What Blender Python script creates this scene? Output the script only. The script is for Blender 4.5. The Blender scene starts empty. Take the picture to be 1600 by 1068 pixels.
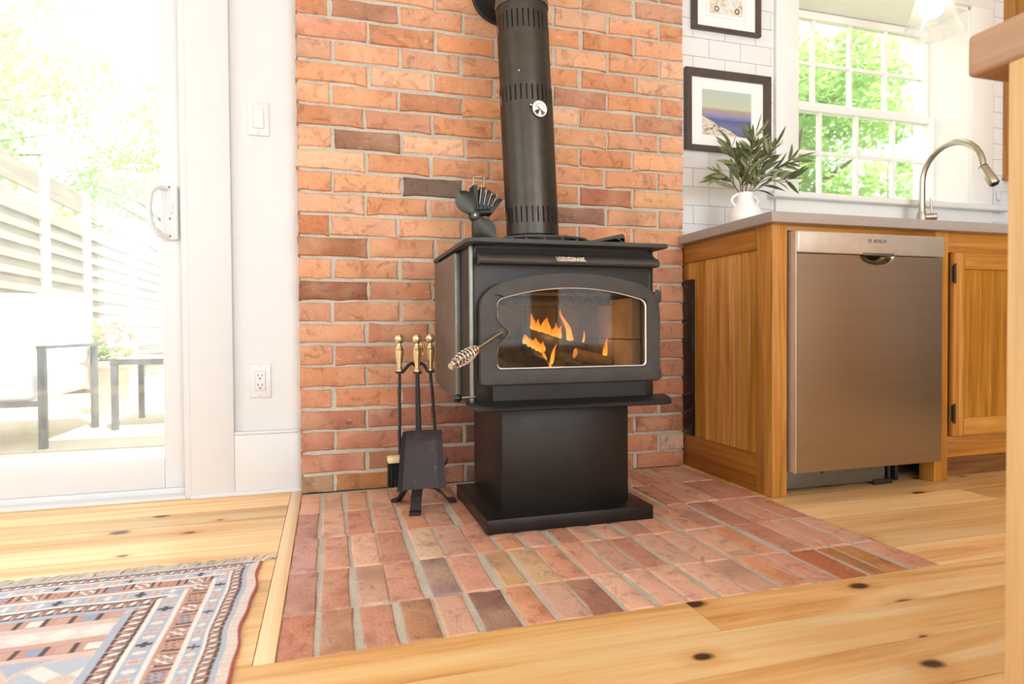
import bpy, bmesh, math, random
from mathutils import Vector, Matrix
random.seed(7)
PI = math.pi
sc = bpy.context.scene
C = sc.collection

# ------------------------------------------------------------------ camera
cam_d = bpy.data.cameras.new('camera'); cam = bpy.data.objects.new('camera', cam_d); C.objects.link(cam)
sc.camera = cam
cam_d.sensor_width = 36.0; cam_d.lens = 977.24 * 36 / 1600
cam_d.clip_start = 0.02; cam_d.clip_end = 200
yaw, pit, rol = 0.2860, -0.0185, -0.0069
f_ = Vector((math.sin(yaw), math.cos(yaw), 0)); r_ = Vector((math.cos(yaw), -math.sin(yaw), 0)); u_ = Vector((0, 0, 1))
F2 = f_ * math.cos(pit) + u_ * math.sin(pit); U2 = u_ * math.cos(pit) - f_ * math.sin(pit)
R3 = r_ * math.cos(rol) + U2 * math.sin(rol); U3 = U2 * math.cos(rol) - r_ * math.sin(rol)
M = Matrix((R3, U3, -F2)).transposed().to_4x4(); M.translation = Vector((0.0915, -2.2426, 0.5531))
cam.matrix_world = M
cam_d.dof.use_dof = True; cam_d.dof.focus_distance = 1.75; cam_d.dof.aperture_fstop = 4.0

# ------------------------------------------------------------------ world, sun, added fill lamps, exposure
w = bpy.data.worlds.new('world'); sc.world = w; w.use_nodes = True
bg = w.node_tree.nodes['Background']; bg.inputs[0].default_value = (0.90, 0.95, 1.0, 1); bg.inputs[1].default_value = 2.5
def lamp(name, kind, energy, loc, rot, color=(1, 1, 1), sx=1, sy=1):
    d = bpy.data.lights.new(name, kind); d.energy = energy; d.color = color
    if kind == 'AREA': d.shape = 'RECTANGLE'; d.size = sx; d.size_y = sy
    o = bpy.data.objects.new(name, d); o.location = loc; o.rotation_euler = rot; C.objects.link(o); return o
sun = lamp('sun', 'SUN', 8.0, (0, 0, 8), (math.radians(28), math.radians(14), 0), (1.0, 0.96, 0.88)); sun.data.angle = 0.02
# area lamps added in unseen openings behind and left, filling the room with light
BW = [(-1.3, 1.9), (1.9, 2.3)]       # (centre x, width) of openings in the back wall
for cx, ww in BW: lamp('back_window_daylight', 'AREA', (10 if cx < 0 else 33) * ww, (cx, -5.15, 1.35), (PI / 2, 0, 0), (0.74, 0.88, 1.0), ww, 1.9)
lamp('side_window_daylight', 'AREA', 5, (-2.75, -2.3, 1.35), (PI / 2, 0, -PI / 2), (0.74, 0.88, 1.0), 2.2, 1.9)
sc.view_settings.view_transform = 'Standard'; sc.view_settings.look = 'None'
sc.view_settings.exposure = 0.32; sc.view_settings.gamma = 1.0; sc.view_settings.use_curve_mapping = False

# ------------------------------------------------------------------ material helpers
def srgb(r, g, b):
    f = lambda c: (c / 255 / 12.92) if c <= 10 else ((c / 255 + 0.055) / 1.055) ** 2.4
    return (f(r), f(g), f(b), 1)
class NT:
    def __init__(s, name):
        s.m = bpy.data.materials.new(name); s.m.use_nodes = True; s.t = s.m.node_tree; s.b = s.t.nodes['Principled BSDF']
        s.out = s.t.nodes['Material Output']
    def n(s, typ, **kw):
        nd = s.t.nodes.new('ShaderNode' + typ)
        for k, v in kw.items():
            if k.startswith('i_'): nd.inputs[int(k[2:])].default_value = v
            else: setattr(nd, k, v)
        return nd
    def l(s, a, b): s.t.links.new(a, b)
    def math(s, op, a, b=None, c=None):
        nd = s.n('Math', operation=op)
        for i, v in enumerate((a, b, c)):
            if v is None: continue
            if isinstance(v, (int, float)): nd.inputs[i].default_value = v
            else: s.l(v, nd.inputs[i])
        return nd.outputs[0]
    def mix(s, fac, a, b, mode='MIX'):
        nd = s.n('MixRGB', blend_type=mode)
        for i, v in enumerate((fac, a, b)):
            if isinstance(v, (int, float)): nd.inputs[i].default_value = v
            elif isinstance(v, tuple): nd.inputs[i].default_value = v
            else: s.l(v, nd.inputs[i])
        return nd.outputs[0]
    def noise(s, vec, scale, detail=4, rough=0.55, dist=0):
        nd = s.n('TexNoise'); nd.inputs['Scale'].default_value = scale; nd.inputs['Detail'].default_value = detail
        nd.inputs['Roughness'].default_value = rough; nd.inputs['Distortion'].default_value = dist
        if vec is not None: s.l(vec, nd.inputs['Vector'])
        return nd.outputs[0]
    def ramp(s, fac, stops, mode='LINEAR'):
        nd = s.n('ValToRGB'); cr = nd.color_ramp; cr.interpolation = mode
        while len(cr.elements) < len(stops): cr.elements.new(0.5)
        for e, (p, c) in zip(cr.elements, stops): e.position = p; e.color = c
        s.l(fac, nd.inputs[0]); return nd.outputs[0]
    def pos(s, off=0.0):
        g = s.n('NewGeometry').outputs['Position']
        if not off: return g
        oi = s.n('ObjectInfo').outputs['Random']
        v = s.n('CombineXYZ'); a = s.math('MULTIPLY', oi, off)
        for i in range(3): s.l(a, v.inputs[i])
        ad = s.n('VectorMath', operation='ADD'); s.l(g, ad.inputs[0]); s.l(v.outputs[0], ad.inputs[1]); return ad.outputs[0]
    def scl(s, vec, xyz):
        nd = s.n('VectorMath', operation='MULTIPLY'); s.l(vec, nd.inputs[0]); nd.inputs[1].default_value = xyz; return nd.outputs[0]
    def bump(s, h, strength, dist=0.002):
        nd = s.n('Bump'); nd.inputs['Strength'].default_value = strength; nd.inputs['Distance'].default_value = dist
        s.l(h, nd.inputs['Height']); s.l(nd.outputs[0], s.b.inputs['Normal'])
    def base(s, c):
        if isinstance(c, tuple): s.b.inputs['Base Color'].default_value = c
        else: s.l(c, s.b.inputs['Base Color'])
    def set(s, **kw):
        for k, v in kw.items(): s.b.inputs[k.replace('_', ' ')].default_value = v
        return s.m
def plain(name, col, rough=0.5, metal=0.0, var=0.08, vs=14, bump=0.0, bs=200, **kw):
    t = NT(name); p = t.pos()
    n = t.noise(p, vs)
    d = tuple(c * (1 - var) for c in col[:3]) + (1,); e = tuple(min(1, c * (1 + var)) for c in col[:3]) + (1,)
    t.base(t.ramp(n, [(0.3, d), (0.7, e)]))
    if bump: t.bump(t.noise(p, bs), bump)
    return t.set(Roughness=rough, Metallic=metal, **kw)
def wood(name, dark, mid, light, axis=0, rough=0.45, knots=False, across=16, along=0.9, vary=0.25, contrast=1.0):
    t = NT(name); p = t.pos(37.0)
    s1 = [across] * 3; s1[axis] = along; s2 = [across * 9] * 3; s2[axis] = 3.0
    n1 = t.noise(t.scl(p, tuple(s1)), 1.0, 5, 0.6, 1.2); n2 = t.noise(t.scl(p, tuple(s2)), 1.0, 3, 0.6, 0.3)
    v = t.math('ADD', t.math('MULTIPLY', n1, 0.75), t.math('MULTIPLY', n2, 0.25))
    col = t.ramp(v, [(0.5 - 0.17 / contrast, dark), (0.5, mid), (0.5 + 0.15 / contrast, light)])
    oi = t.n('ObjectInfo').outputs['Random']
    hs = t.n('HueSaturation'); t.l(t.math('MULTIPLY_ADD', oi, vary, 1 - vary * 0.55), hs.inputs['Value']); t.l(t.math('MULTIPLY_ADD', oi, -vary * 0.22, 1 + vary * 0.1), hs.inputs['Saturation']); t.l(col, hs.inputs['Color']); col = hs.outputs[0]
    if knots:
        vo = t.n('TexVoronoi', voronoi_dimensions='2D'); vo.inputs['Scale'].default_value = 1.0
        wob = t.noise(p, 30, 2)
        t.l(t.scl(p, (5.2, 8.2, 1)), vo.inputs['Vector'])
        sep = t.n('SeparateColor'); t.l(vo.outputs['Color'], sep.inputs[0])
        dd = t.math('DIVIDE', t.math('ADD', vo.outputs['Distance'], t.math('MULTIPLY_ADD', wob, 0.08, -0.04)), t.math('MULTIPLY_ADD', sep.outputs[1], 0.8, 0.45))
        pick = t.math('GREATER_THAN', sep.outputs[0], 0.72)
        k = t.math('MULTIPLY', t.ramp(dd, [(0.07, (1, 1, 1, 1)), (0.14, (0, 0, 0, 1))]), pick)
        halo = t.math('MULTIPLY', t.ramp(dd, [(0.10, (0.55, 0.55, 0.55, 1)), (0.36, (0, 0, 0, 1))]), pick)
        col = t.mix(halo, col, dark); col = t.mix(k, col, srgb(74, 44, 24))
    t.base(col); t.bump(n2, 0.08, 0.001)
    return t.set(Roughness=rough)

M_ = {}
M_['white'] = plain('white_paint', srgb(219, 219, 218), 0.45, var=0.01)
M_['trim_white'] = plain('cream_trim_paint', srgb(242, 239, 232), 0.4, var=0.01)  # paler copy of the white, with the window's blown-out brightness in its colour
M_['ceiling'] = plain('ceiling_paint', srgb(246, 244, 240), 0.8, var=0.01)
M_['vinyl'] = plain('white_vinyl', srgb(222, 222, 222), 0.35, var=0.01)
M_['grey_line'] = plain('grey_caulk', srgb(200, 197, 190), 0.7)
# brick: colour of each brick is stored on the object, the nodes add mottling, salts and pits
t = NT('brick'); p = t.pos(3.0)
oc = t.n('ObjectInfo').outputs['Color']
n1 = t.noise(p, 20, 5, 0.65, 0.8); n2 = t.noise(p, 7, 3); n3 = t.noise(p, 150, 3, 0.7); n4 = t.noise(t.scl(p, (1, 1, 2)), 26, 6, 0.75, 0.5); n5 = t.noise(p, 3.1, 2)
c = t.mix(0.9, oc, t.ramp(n1, [(0.30, (0.56, 0.47, 0.43, 1)), (0.48, (1, 1, 1, 1)), (0.70, (1.06, 0.98, 0.92, 1))]), 'MULTIPLY')
c = t.mix(t.ramp(n2, [(0.50, (0, 0, 0, 1)), (0.70, (0.30, 0.30, 0.30, 1))]), c, srgb(234, 196, 162))
c = t.mix(t.ramp(n5, [(0.58, (0, 0, 0, 1)), (0.74, (0.45, 0.45, 0.45, 1))]), c, srgb(134, 96, 78))
c = t.mix(t.ramp(n4, [(0.60, (0, 0, 0, 1)), (0.72, (0.62, 0.62, 0.62, 1))]), c, srgb(226, 208, 190))
c = t.mix(t.ramp(n3, [(0.27, (0.6, 0.6, 0.6, 1)), (0.40, (0, 0, 0, 1))]), c, srgb(116, 70, 48))
t.base(c); t.bump(t.math('ADD', n3, t.math('MULTIPLY', n1, 2.5)), 0.5, 0.004); M_['brick'] = t.set(Roughness=0.88); M_['hearth_brick'] = M_['brick'].copy(); M_['hearth_brick'].name = 'hearth_brick'; M_['hearth_brick'].node_tree.nodes['Principled BSDF'].inputs['Roughness'].default_value = 0.5
t = NT('mortar'); p = t.pos(); n1 = t.noise(p, 9, 4); n2 = t.noise(p, 230, 3, 0.7); n3 = t.noise(p, 40, 4)
c = t.ramp(n1, [(0.3, srgb(196, 187, 170)), (0.7, srgb(218, 209, 193))]); c = t.mix(t.ramp(n2, [(0.35, (0.5, 0.5, 0.5, 1)), (0.5, (0, 0, 0, 1))]), c, srgb(160, 148, 130))
t.base(c); t.bump(t.math('ADD', n2, n3), 0.9, 0.004); M_['mortar'] = t.set(Roughness=0.95)
M_['pine'] = wood('pine_floor', srgb(208, 140, 72), srgb(242, 192, 126), srgb(251, 219, 164), 0, 0.33, True, 10, 0.7, 0.50, 1.0)
M_['pine_trim'] = wood('pine_trim', srgb(226, 182, 130), srgb(240, 206, 158), srgb(246, 220, 178), 1, 0.4, False, 20, 0.8, 0.1)
M_['oak_v'] = wood('honey_wood_upright', srgb(142, 88, 26), srgb(186, 124, 44), srgb(208, 150, 66), 2, 0.38, False, 24, 1.2, 0.26)
M_['oak_board'] = wood('honey_board', srgb(160, 102, 34), srgb(206, 144, 62), srgb(226, 170, 86), 2, 0.38, False, 24, 1.2, 0.36)  # boards paler than the rails, raised further to replace lost side light
M_['oak_x'] = wood('honey_wood_level', srgb(142, 86, 28), srgb(184, 120, 44), srgb(206, 146, 64), 0, 0.38, False, 22, 1.1, 0.15)
M_['oak_y'] = wood('honey_wood_end', srgb(134, 80, 24), srgb(170, 108, 38), srgb(194, 132, 56), 1, 0.38, False, 22, 1.1, 0.15)
M_['oak_dark'] = wood('dark_toe_wood', srgb(92, 54, 22), srgb(130, 82, 36), srgb(158, 104, 52), 0, 0.5)
M_['island_leg'] = wood('pale_wood_leg', srgb(208, 166, 108), srgb(224, 186, 130), srgb(234, 202, 150), 2, 0.45, False, 20, 0.9, 0.1)
M_['island_top'] = wood('tan_wood_top', srgb(158, 122, 90), srgb(180, 144, 112), srgb(194, 160, 130), 1, 0.4, False, 14, 0.9, 0.1)
M_['quartz'] = plain('taupe_quartz', srgb(168, 158, 150), 0.25, var=0.06, vs=300)
def iron(name, col, rough, metal=0.35, bump=0.12):
    return plain(name, col, rough, metal, 0.12, 25, bump, 500)
M_['stove'] = iron('stove_black_steel', srgb(46, 42, 39), 0.36, 0.6, 0.1)
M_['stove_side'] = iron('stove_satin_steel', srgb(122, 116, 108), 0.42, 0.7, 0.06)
M_['steel_strip'] = iron('satin_edge', srgb(134, 138, 128), 0.42, 0.8, 0.03)  # edge highlight of the stove put into a pale steel colour
M_['blade_metal'] = iron('dark_green_metal', srgb(96, 98, 90), 0.35, 0.7, 0.03)
M_['cast'] = iron('cast_iron', srgb(72, 69, 66), 0.55, 0.3, 0.3)
M_['black'] = iron('black_iron', srgb(38, 37, 38), 0.45, 0.3, 0.1)
M_['gloss_black'] = plain('gloss_black', srgb(18, 17, 17), 0.12)
M_['pipe'] = iron('pipe_steel', srgb(106, 99, 90), 0.36, 0.75, 0.06)
M_['brass'] = plain('brass', srgb(228, 208, 166), 0.16, 1.0)
M_['chrome'] = plain('chrome', srgb(225, 218, 208), 0.15, 1.0)
M_['bead'] = plain('silver_bead', srgb(214, 216, 216), 0.35, 0.7)
M_['nickel'] = plain('brushed_nickel', srgb(198, 188, 172), 0.28, 1.0)
t = NT('stainless'); p = t.pos(); n = t.noise(t.scl(p, (3, 3, 420)), 1, 3)
t.base(t.ramp(n, [(0.3, srgb(160, 146, 126)), (0.7, srgb(168, 154, 134))])); t.b.inputs['Anisotropic'].default_value = 0.6
M_['steel'] = t.set(Roughness=0.30, Metallic=1.0)
M_['steel_light'] = plain('silver_strip', srgb(206, 194, 178), 0.38, 0.55)
M_['dark_plastic'] = plain('dark_plastic', srgb(34, 32, 30), 0.5)
M_['grey_plastic'] = plain('grey_kick_metal', srgb(112, 104, 92), 0.45, 0.4)
M_['print'] = plain('dark_print', srgb(60, 50, 42), 0.6)
M_['tile'] = plain('white_tile', srgb(238, 236, 233), 0.12, var=0.012)
M_['grout'] = plain('pale_grout', srgb(222, 219, 214), 0.9)
M_['frame'] = plain('dark_frame_wood', srgb(78, 66, 56), 0.35, var=0.2)
M_['mat'] = plain('mat_board', srgb(250, 246, 240), 0.8, var=0.01)
M_['ceramic'] = plain('white_ceramic', srgb(250, 247, 242), 0.3, var=0.01)
M_['leaf'] = plain('olive_leaf', srgb(88, 100, 60), 0.5, var=0.3, vs=30)
M_['leaf_pale'] = plain('olive_leaf_pale', srgb(138, 144, 98), 0.5, var=0.2, vs=30)
M_['stem'] = plain('olive_stem', srgb(132, 112, 78), 0.7)
M_['bristle'] = plain('black_bristle', srgb(30, 29, 28), 0.9)
M_['pale_wood'] = plain('pale_wood_block', srgb(232, 208, 160), 0.5)
M_['firebrick'] = plain('firebrick', srgb(150, 128, 104), 0.95, var=0.3, vs=9, bump=0.4, bs=90)
M_['soot'] = plain('sooty_steel', srgb(46, 38, 32), 0.9, var=0.4, vs=8)
M_['ash'] = plain('ash', srgb(148, 136, 118), 1.0, var=0.35, vs=25, bump=1.0, bs=120)
M_['char'] = plain('charred_log', srgb(20, 18, 17), 0.95, var=0.6, vs=40, bump=1.0, bs=60)
M_['logwood'] = plain('split_log', srgb(150, 104, 62), 0.9, var=0.35, vs=30, bump=0.6, bs=60)
M_['cushion'] = plain('white_cushion', srgb(240, 240, 236), 0.9, var=0.02)
M_['deck'] = wood('deck_boards', srgb(176, 172, 162), srgb(200, 196, 186), srgb(214, 210, 200), 0, 0.7)
M_['fence'] = wood('fence_wood', srgb(128, 120, 108), srgb(150, 142, 128), srgb(166, 158, 144), 1, 0.8)
M_['outdoor_metal'] = plain('weathered_dark_metal', srgb(78, 84, 88), 0.6, 0.2, 0.4, 60)
M_['jute'] = plain('jute_mat', srgb(186, 174, 146), 0.95, var=0.15, vs=60, bump=0.5)
M_['terracotta'] = plain('terracotta', srgb(214, 190, 172), 0.8)
M_['petal'] = plain('coral_petal', srgb(232, 120, 110), 0.6)
M_['bark'] = plain('bark', srgb(110, 92, 72), 0.9, var=0.3)
M_['lawn'] = plain('lawn', srgb(120, 140, 80), 0.95, var=0.2)
def leafmat(name, a, b):
    t = NT(name); p = t.pos(); n = t.noise(p, 3.0, 3); c = t.ramp(n, [(0.3, a), (0.7, b)]); t.base(c); t.set(Roughness=0.6)
    tr = t.n('BsdfTranslucent'); t.l(c, tr.inputs[0]); mx = t.n('MixShader'); mx.inputs[0].default_value = 0.45
    t.l(t.b.outputs[0], mx.inputs[1]); t.l(tr.outputs[0], mx.inputs[2]); t.l(mx.outputs[0], t.out.inputs[0]); return t.m
M_['tree_leaf'] = leafmat('tree_leaf', srgb(150, 186, 104), srgb(188, 214, 144))
M_['tree_leaf2'] = leafmat('tree_leaf_light', srgb(166, 198, 116), srgb(200, 222, 156))
def glassmat(name, dirt_veil=0.03, tint=(1, 1, 1, 1), refl=0.06, dirt_veil_col=(0.9, 0.9, 0.88, 1)):
    t = NT(name); tr = t.n('BsdfTransparent'); tr.inputs[0].default_value = tint
    gl = t.n('BsdfGlossy'); gl.inputs['Roughness'].default_value = 0.02
    m1 = t.n('MixShader'); m1.inputs[0].default_value = refl; t.l(tr.outputs[0], m1.inputs[1]); t.l(gl.outputs[0], m1.inputs[2])
    df = t.n('BsdfDiffuse'); df.inputs[0].default_value = dirt_veil_col; tl = t.n('BsdfTranslucent'); tl.inputs[0].default_value = dirt_veil_col
    m2 = t.n('MixShader'); t.l(df.outputs[0], m2.inputs[1]); t.l(tl.outputs[0], m2.inputs[2])
    m3 = t.n('MixShader'); nz = t.noise(t.scl(t.pos(), (9, 9, 3)), 2.0, 6, 0.7)
    t.l(t.ramp(nz, [(0.35, (dirt_veil * 0.4,) * 3 + (1,)), (0.7, (min(1, dirt_veil * 2.0),) * 3 + (1,))]), m3.inputs[0])
    t.l(m1.outputs[0], m3.inputs[1]); t.l(m2.outputs[0], m3.inputs[2]); t.l(m3.outputs[0], t.out.inputs[0]); return t.m
M_['pane'] = glassmat('window_glass', 0.03)
M_['door_pane'] = glassmat('smeared_door_glass', 0.085)  # smudges plus a pale film standing in for the glare veil
M_['stove_glass'] = glassmat('stove_glass', 0.04, (0.90, 0.86, 0.80, 1), 0.008, (0.36, 0.29, 0.2, 1))
M_['shade_glass'] = glassmat('clear_shade_glass', 0.06, (1, 1, 1, 1), 0.12)
def emit(name, col, s):
    t = NT(name); t.base((0, 0, 0, 1)); t.b.inputs['Emission Color'].default_value = col; t.b.inputs['Emission Strength'].default_value = s; return t.m
M_['bulb'] = emit('lit_bulb', (1, 0.86, 0.66, 1), 14)
t = NT('flame'); g = t.n('TexCoord').outputs['Generated']; sp = t.n('SeparateXYZ'); t.l(g, sp.inputs[0])
col = t.ramp(sp.outputs[2], [(0.0, (1.0, 0.55, 0.12, 1)), (0.45, (1.0, 0.36, 0.045, 1)), (1.0, (0.85, 0.14, 0.01, 1))])
em = t.n('Emission'); t.l(col, em.inputs[0]); em.inputs[1].default_value = 1.25
tp = t.n('BsdfTransparent'); lw = t.n('LayerWeight'); lw.inputs[0].default_value = 0.35
mx = t.n('MixShader'); t.l(t.ramp(lw.outputs['Facing'], [(0.25, (0, 0, 0, 1)), (0.95, (1, 1, 1, 1))]), mx.inputs[0]); t.l(em.outputs[0], mx.inputs[1]); t.l(tp.outputs[0], mx.inputs[2])
t.l(mx.outputs[0], t.out.inputs[0]); M_['flame'] = t.m
# pictures (flat print)
t = NT('seascape_print'); g = t.n('TexCoord').outputs['Generated']; sp = t.n('SeparateXYZ'); t.l(g, sp.inputs[0])
nz = t.noise(t.scl(g, (4, 1, 14)), 1.0, 5, 0.6, 0.6); nr = t.noise(t.scl(g, (7, 1, 9)), 1.0, 5, 0.7, 1.0)
v = t.math('ADD', sp.outputs[2], t.math('MULTIPLY_ADD', nz, 0.10, -0.05))
c = t.ramp(v, [(0.0, srgb(96, 98, 132)), (0.18, srgb(120, 122, 160)), (0.33, srgb(96, 94, 140)), (0.46, srgb(150, 150, 182)), (0.50, srgb(168, 148, 146)), (0.57, srgb(176, 160, 140)), (0.62, srgb(196, 202, 170)), (1.0, srgb(186, 198, 188))])
rock = t.ramp(nr, [(0.38, srgb(120, 104, 92)), (0.45, srgb(206, 190, 172)), (0.55, srgb(240, 222, 190)), (0.66, srgb(170, 172, 186))])
mask = t.math('GREATER_THAN', t.math('ADD', t.math('SUBTRACT', 0.40, t.math('MULTIPLY', sp.outputs[0], 0.52)), t.math('MULTIPLY_ADD', nr, 0.16, -0.08)), sp.outputs[2])
c = t.mix(mask, c, rock); t.base(c); M_['art1'] = t.set(Roughness=0.7)
t = NT('sketch_print'); g = t.n('TexCoord').outputs['Generated']; nz = t.noise(t.scl(g, (6, 1, 6)), 1.0, 5, 0.7, 0.8)
t.base(t.ramp(nz, [(0.36, srgb(186, 168, 140)), (0.46, srgb(226, 212, 190)), (0.55, srgb(240, 236, 226)), (0.66, srgb(198, 206, 208))])); M_['art2'] = t.set(Roughness=0.7)
t = NT('woven_rug'); at = t.n('VertexColor'); at.layer_name = 'weave'; nz = t.noise(t.pos(), 420, 2, 0.6)
c = t.mix(0.5, at.outputs[0], t.ramp(nz, [(0.3, (0.6, 0.6, 0.6, 1)), (0.7, (1.15, 1.15, 1.15, 1))]), 'MULTIPLY'); t.base(c); t.bump(nz, 0.8, 0.002); M_['rug'] = t.set(Roughness=0.95)
M_['fringe'] = plain('wool_fringe', srgb(224, 218, 208), 0.95, var=0.15)

# ------------------------------------------------------------------ geometry helpers (world coordinates; part() makes them local)
def nb(): return bmesh.new()
def box(bm, x0, x1, y0, y1, z0, z1, bev=0.0, seg=2):
    vs = [bm.verts.new(v) for v in ((x0, y0, z0), (x1, y0, z0), (x1, y1, z0), (x0, y1, z0), (x0, y0, z1), (x1, y0, z1), (x1, y1, z1), (x0, y1, z1))]
    fs = [bm.faces.new([vs[i] for i in f]) for f in ((3, 2, 1, 0), (4, 5, 6, 7), (0, 1, 5, 4), (1, 2, 6, 5), (2, 3, 7, 6), (3, 0, 4, 7))]
    if bev:
        es = list({e for f in fs for e in f.edges}); bmesh.ops.bevel(bm, geom=es, offset=bev, segments=seg, profile=0.5, affect='EDGES')
    return bm
def frame_of(d):
    d = d.normalized(); a = Vector((0, 0, 1)) if abs(d.z) < 0.9 else Vector((1, 0, 0)); x = d.cross(a).normalized(); return x, x.cross(d).normalized()
def tube(bm, pts, r, seg=12, cap=True):
    pts = [Vector(p) for p in pts]; rs = r if isinstance(r, (list, tuple)) else [r] * len(pts); rings = []
    x = None
    for i, p in enumerate(pts):
        d = (pts[min(i + 1, len(pts) - 1)] - pts[max(i - 1, 0)]).normalized()
        if x is None: x, y = frame_of(d)
        else:
            x = (x - d * x.dot(d)).normalized(); y = x.cross(d).normalized()
        rings.append([bm.verts.new(p + (x * math.cos(2 * PI * k / seg) + y * math.sin(2 * PI * k / seg)) * rs[i]) for k in range(seg)])
    for a, b in zip(rings, rings[1:]):
        for k in range(seg): bm.faces.new((a[k], a[(k + 1) % seg], b[(k + 1) % seg], b[k]))
    if cap: bm.faces.new(rings[0][::-1]); bm.faces.new(rings[-1])
    return bm
def lathe(bm, prof, o, ax=(0, 0, 1), seg=24, cap=True):
    o = Vector(o); ax = Vector(ax).normalized()
    return tube(bm, [o + ax * h for h, r in prof], [max(r, 1e-5) for h, r in prof], seg, cap)
def prism(bm, pts, d, bev=0.0):
    """closed outline (list of 3D points) pushed along d"""
    d = Vector(d); a = [bm.verts.new(Vector(p)) for p in pts]; b = [bm.verts.new(Vector(p) + d) for p in pts]; n = len(a)
    f0 = bm.faces.new(a); f1 = bm.faces.new(b[::-1])
    for i in range(n): bm.faces.new((a[i], b[i], b[(i + 1) % n], a[(i + 1) % n]))
    if bev:
        es = list(set(f0.edges) | set(f1.edges)); bmesh.ops.bevel(bm, geom=es, offset=bev, segments=2, profile=0.5, affect='EDGES')
    return bm
def ring_prism(bm, outer, inner, d):
    d = Vector(d); n = len(outer)
    A = [bm.verts.new(Vector(p)) for p in outer]; B = [bm.verts.new(Vector(p)) for p in inner]
    A2 = [bm.verts.new(Vector(p) + d) for p in outer]; B2 = [bm.verts.new(Vector(p) + d) for p in inner]
    for i in range(n):
        j = (i + 1) % n
        bm.faces.new((A[i], A[j], B[j], B[i])); bm.faces.new((A2[j], A2[i], B2[i], B2[j]))
        bm.faces.new((A[j], A[i], A2[i], A2[j])); bm.faces.new((B[i], B[j], B2[j], B2[i]))
    return bm
def origin(o):
    v = Vector((0, 0, 0))
    while o is not None: v += o.location; o = o.parent
    return v
def finish(name, bm, mat, parent=None, org=None, smooth=True):
    bmesh.ops.recalc_face_normals(bm, faces=bm.faces)
    if org is None: org = origin(parent) if parent else Vector((0, 0, 0))
    bmesh.ops.translate(bm, verts=bm.verts, vec=-Vector(org))
    me = bpy.data.meshes.new(name); bm.to_mesh(me); bm.free()
    if smooth:
        me.polygons.foreach_set('use_smooth', [True] * len(me.polygons))
        try: me.set_sharp_from_angle(angle=math.radians(38))
        except Exception: pass
    me.materials.append(M_[mat] if isinstance(mat, str) else mat)
    o = bpy.data.objects.new(name, me); C.objects.link(o)
    if parent: o.parent = parent
    else: o.location = org
    return o
def part(name, bm, mat, parent, smooth=True): return finish(name, bm, mat, parent, None, smooth)
def tag(o, label=None, cat=None, group=None, kind=None):
    if label: o['label'] = label
    if cat: o['category'] = cat
    if group: o['group'] = group
    if kind: o['kind'] = kind
    return o
def thing(name, label, cat, loc, group=None):
    o = bpy.data.objects.new(name, None); C.objects.link(o); o.location = loc; o.empty_display_size = 0.05; return tag(o, label, cat, group)
def single(name, bm, mat, label, cat, group=None, org=(0, 0, 0), smooth=True):
    return tag(finish(name, bm, mat, None, Vector(org), smooth), label, cat, group)
def struct(name, bm, mat, label=None, smooth=True, org=(0, 0, 0)):
    return tag(finish(name, bm, mat, None, Vector(org), smooth), label, kind='structure')
def piece(name, me, parent, loc, scale=(1, 1, 1), rot=(0, 0, 0), color=None):
    o = bpy.data.objects.new(name, me); C.objects.link(o); o.parent = parent; o.location = Vector(loc) - origin(parent); o.scale = scale; o.rotation_euler = rot
    if color: o.color = color
    return o

# ================================================================== THE ROOM
X0, X1, Y0, ZC = -2.8, 4.4, -5.2, 2.55
YW = 0.064                                        # plane of the painted / tiled wall
b = nb(); box(b, X0, X1, Y0, 0.30, -0.06, -0.022); floor = struct('floor', b, 'oak_dark', 'knotty pine board floor')
plank_me = bpy.data.meshes.new('plank'); b = nb(); box(b, 0, 1, 0, 1, -1, 0); b.to_mesh(plank_me); b.free(); plank_me.materials.append(M_['pine'])
PW = 0.1255; rnd = random.Random(3)
def plank(xa, xb, ya, yb): piece('floor_plank', plank_me, floor, (xa + 0.0009, ya + 0.0011, 0), (xb - xa - 0.0018, yb - ya - 0.0022, 0.022))
def run(xa, xb, ya, yb, first=None):
    x = xa; nxt = first if first else xa + rnd.uniform(0.6, 2.2)
    while x < xb - 0.01:
        e = nxt if nxt < xb - 0.35 else xb
        plank(x, e, ya, yb); x = e; nxt = x + rnd.uniform(1.4, 2.4)
HF, HR = -1.134, 1.4555                           # front and right edge of the brick hearth
k = 0
while HF + k * PW < 0.05:
    ya, yb = HF + k * PW, min(HF + (k + 1) * PW, 0.062); run(X0, -0.036, ya, yb); run(HR + 0.001, X1, ya, yb); k += 1
k = 0
while HF - k * PW > Y0:
    yb = HF - k * PW; ya = max(yb - PW, Y0); run(X0, X1, ya, yb, {0: 0.78, 1: 2.3, 2: 0.55}.get(k)); k += 1
b = nb(); box(b, -0.035, -0.001, HF - 0.0, 0.062, -0.02, 0.002, 0.001); struct('trim_1', b, 'pine_trim', 'pale wood strip between hearth bricks and pine boards')
b = nb(); box(b, X0 - 0.1, X1 + 0.1, Y0 - 0.1, 0.4, ZC, ZC + 0.12); struct('ceiling', b, 'ceiling', 'white ceiling')
b = nb()
y = X0
edges = [X0] + [v for cx, ww in BW for v in (cx - ww / 2, cx + ww / 2)] + [X1]
for i in range(0, len(edges), 2): box(b, edges[i], edges[i + 1], Y0 - 0.12, Y0, 0, ZC)
for cx, ww in BW: box(b, cx - ww / 2, cx + ww / 2, Y0 - 0.12, Y0, 0, 0.38); box(b, cx - ww / 2, cx + ww / 2, Y0 - 0.12, Y0, 2.32, ZC)
struct('wall_back', b, 'white', 'white wall facing the stove with two window openings')
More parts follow.
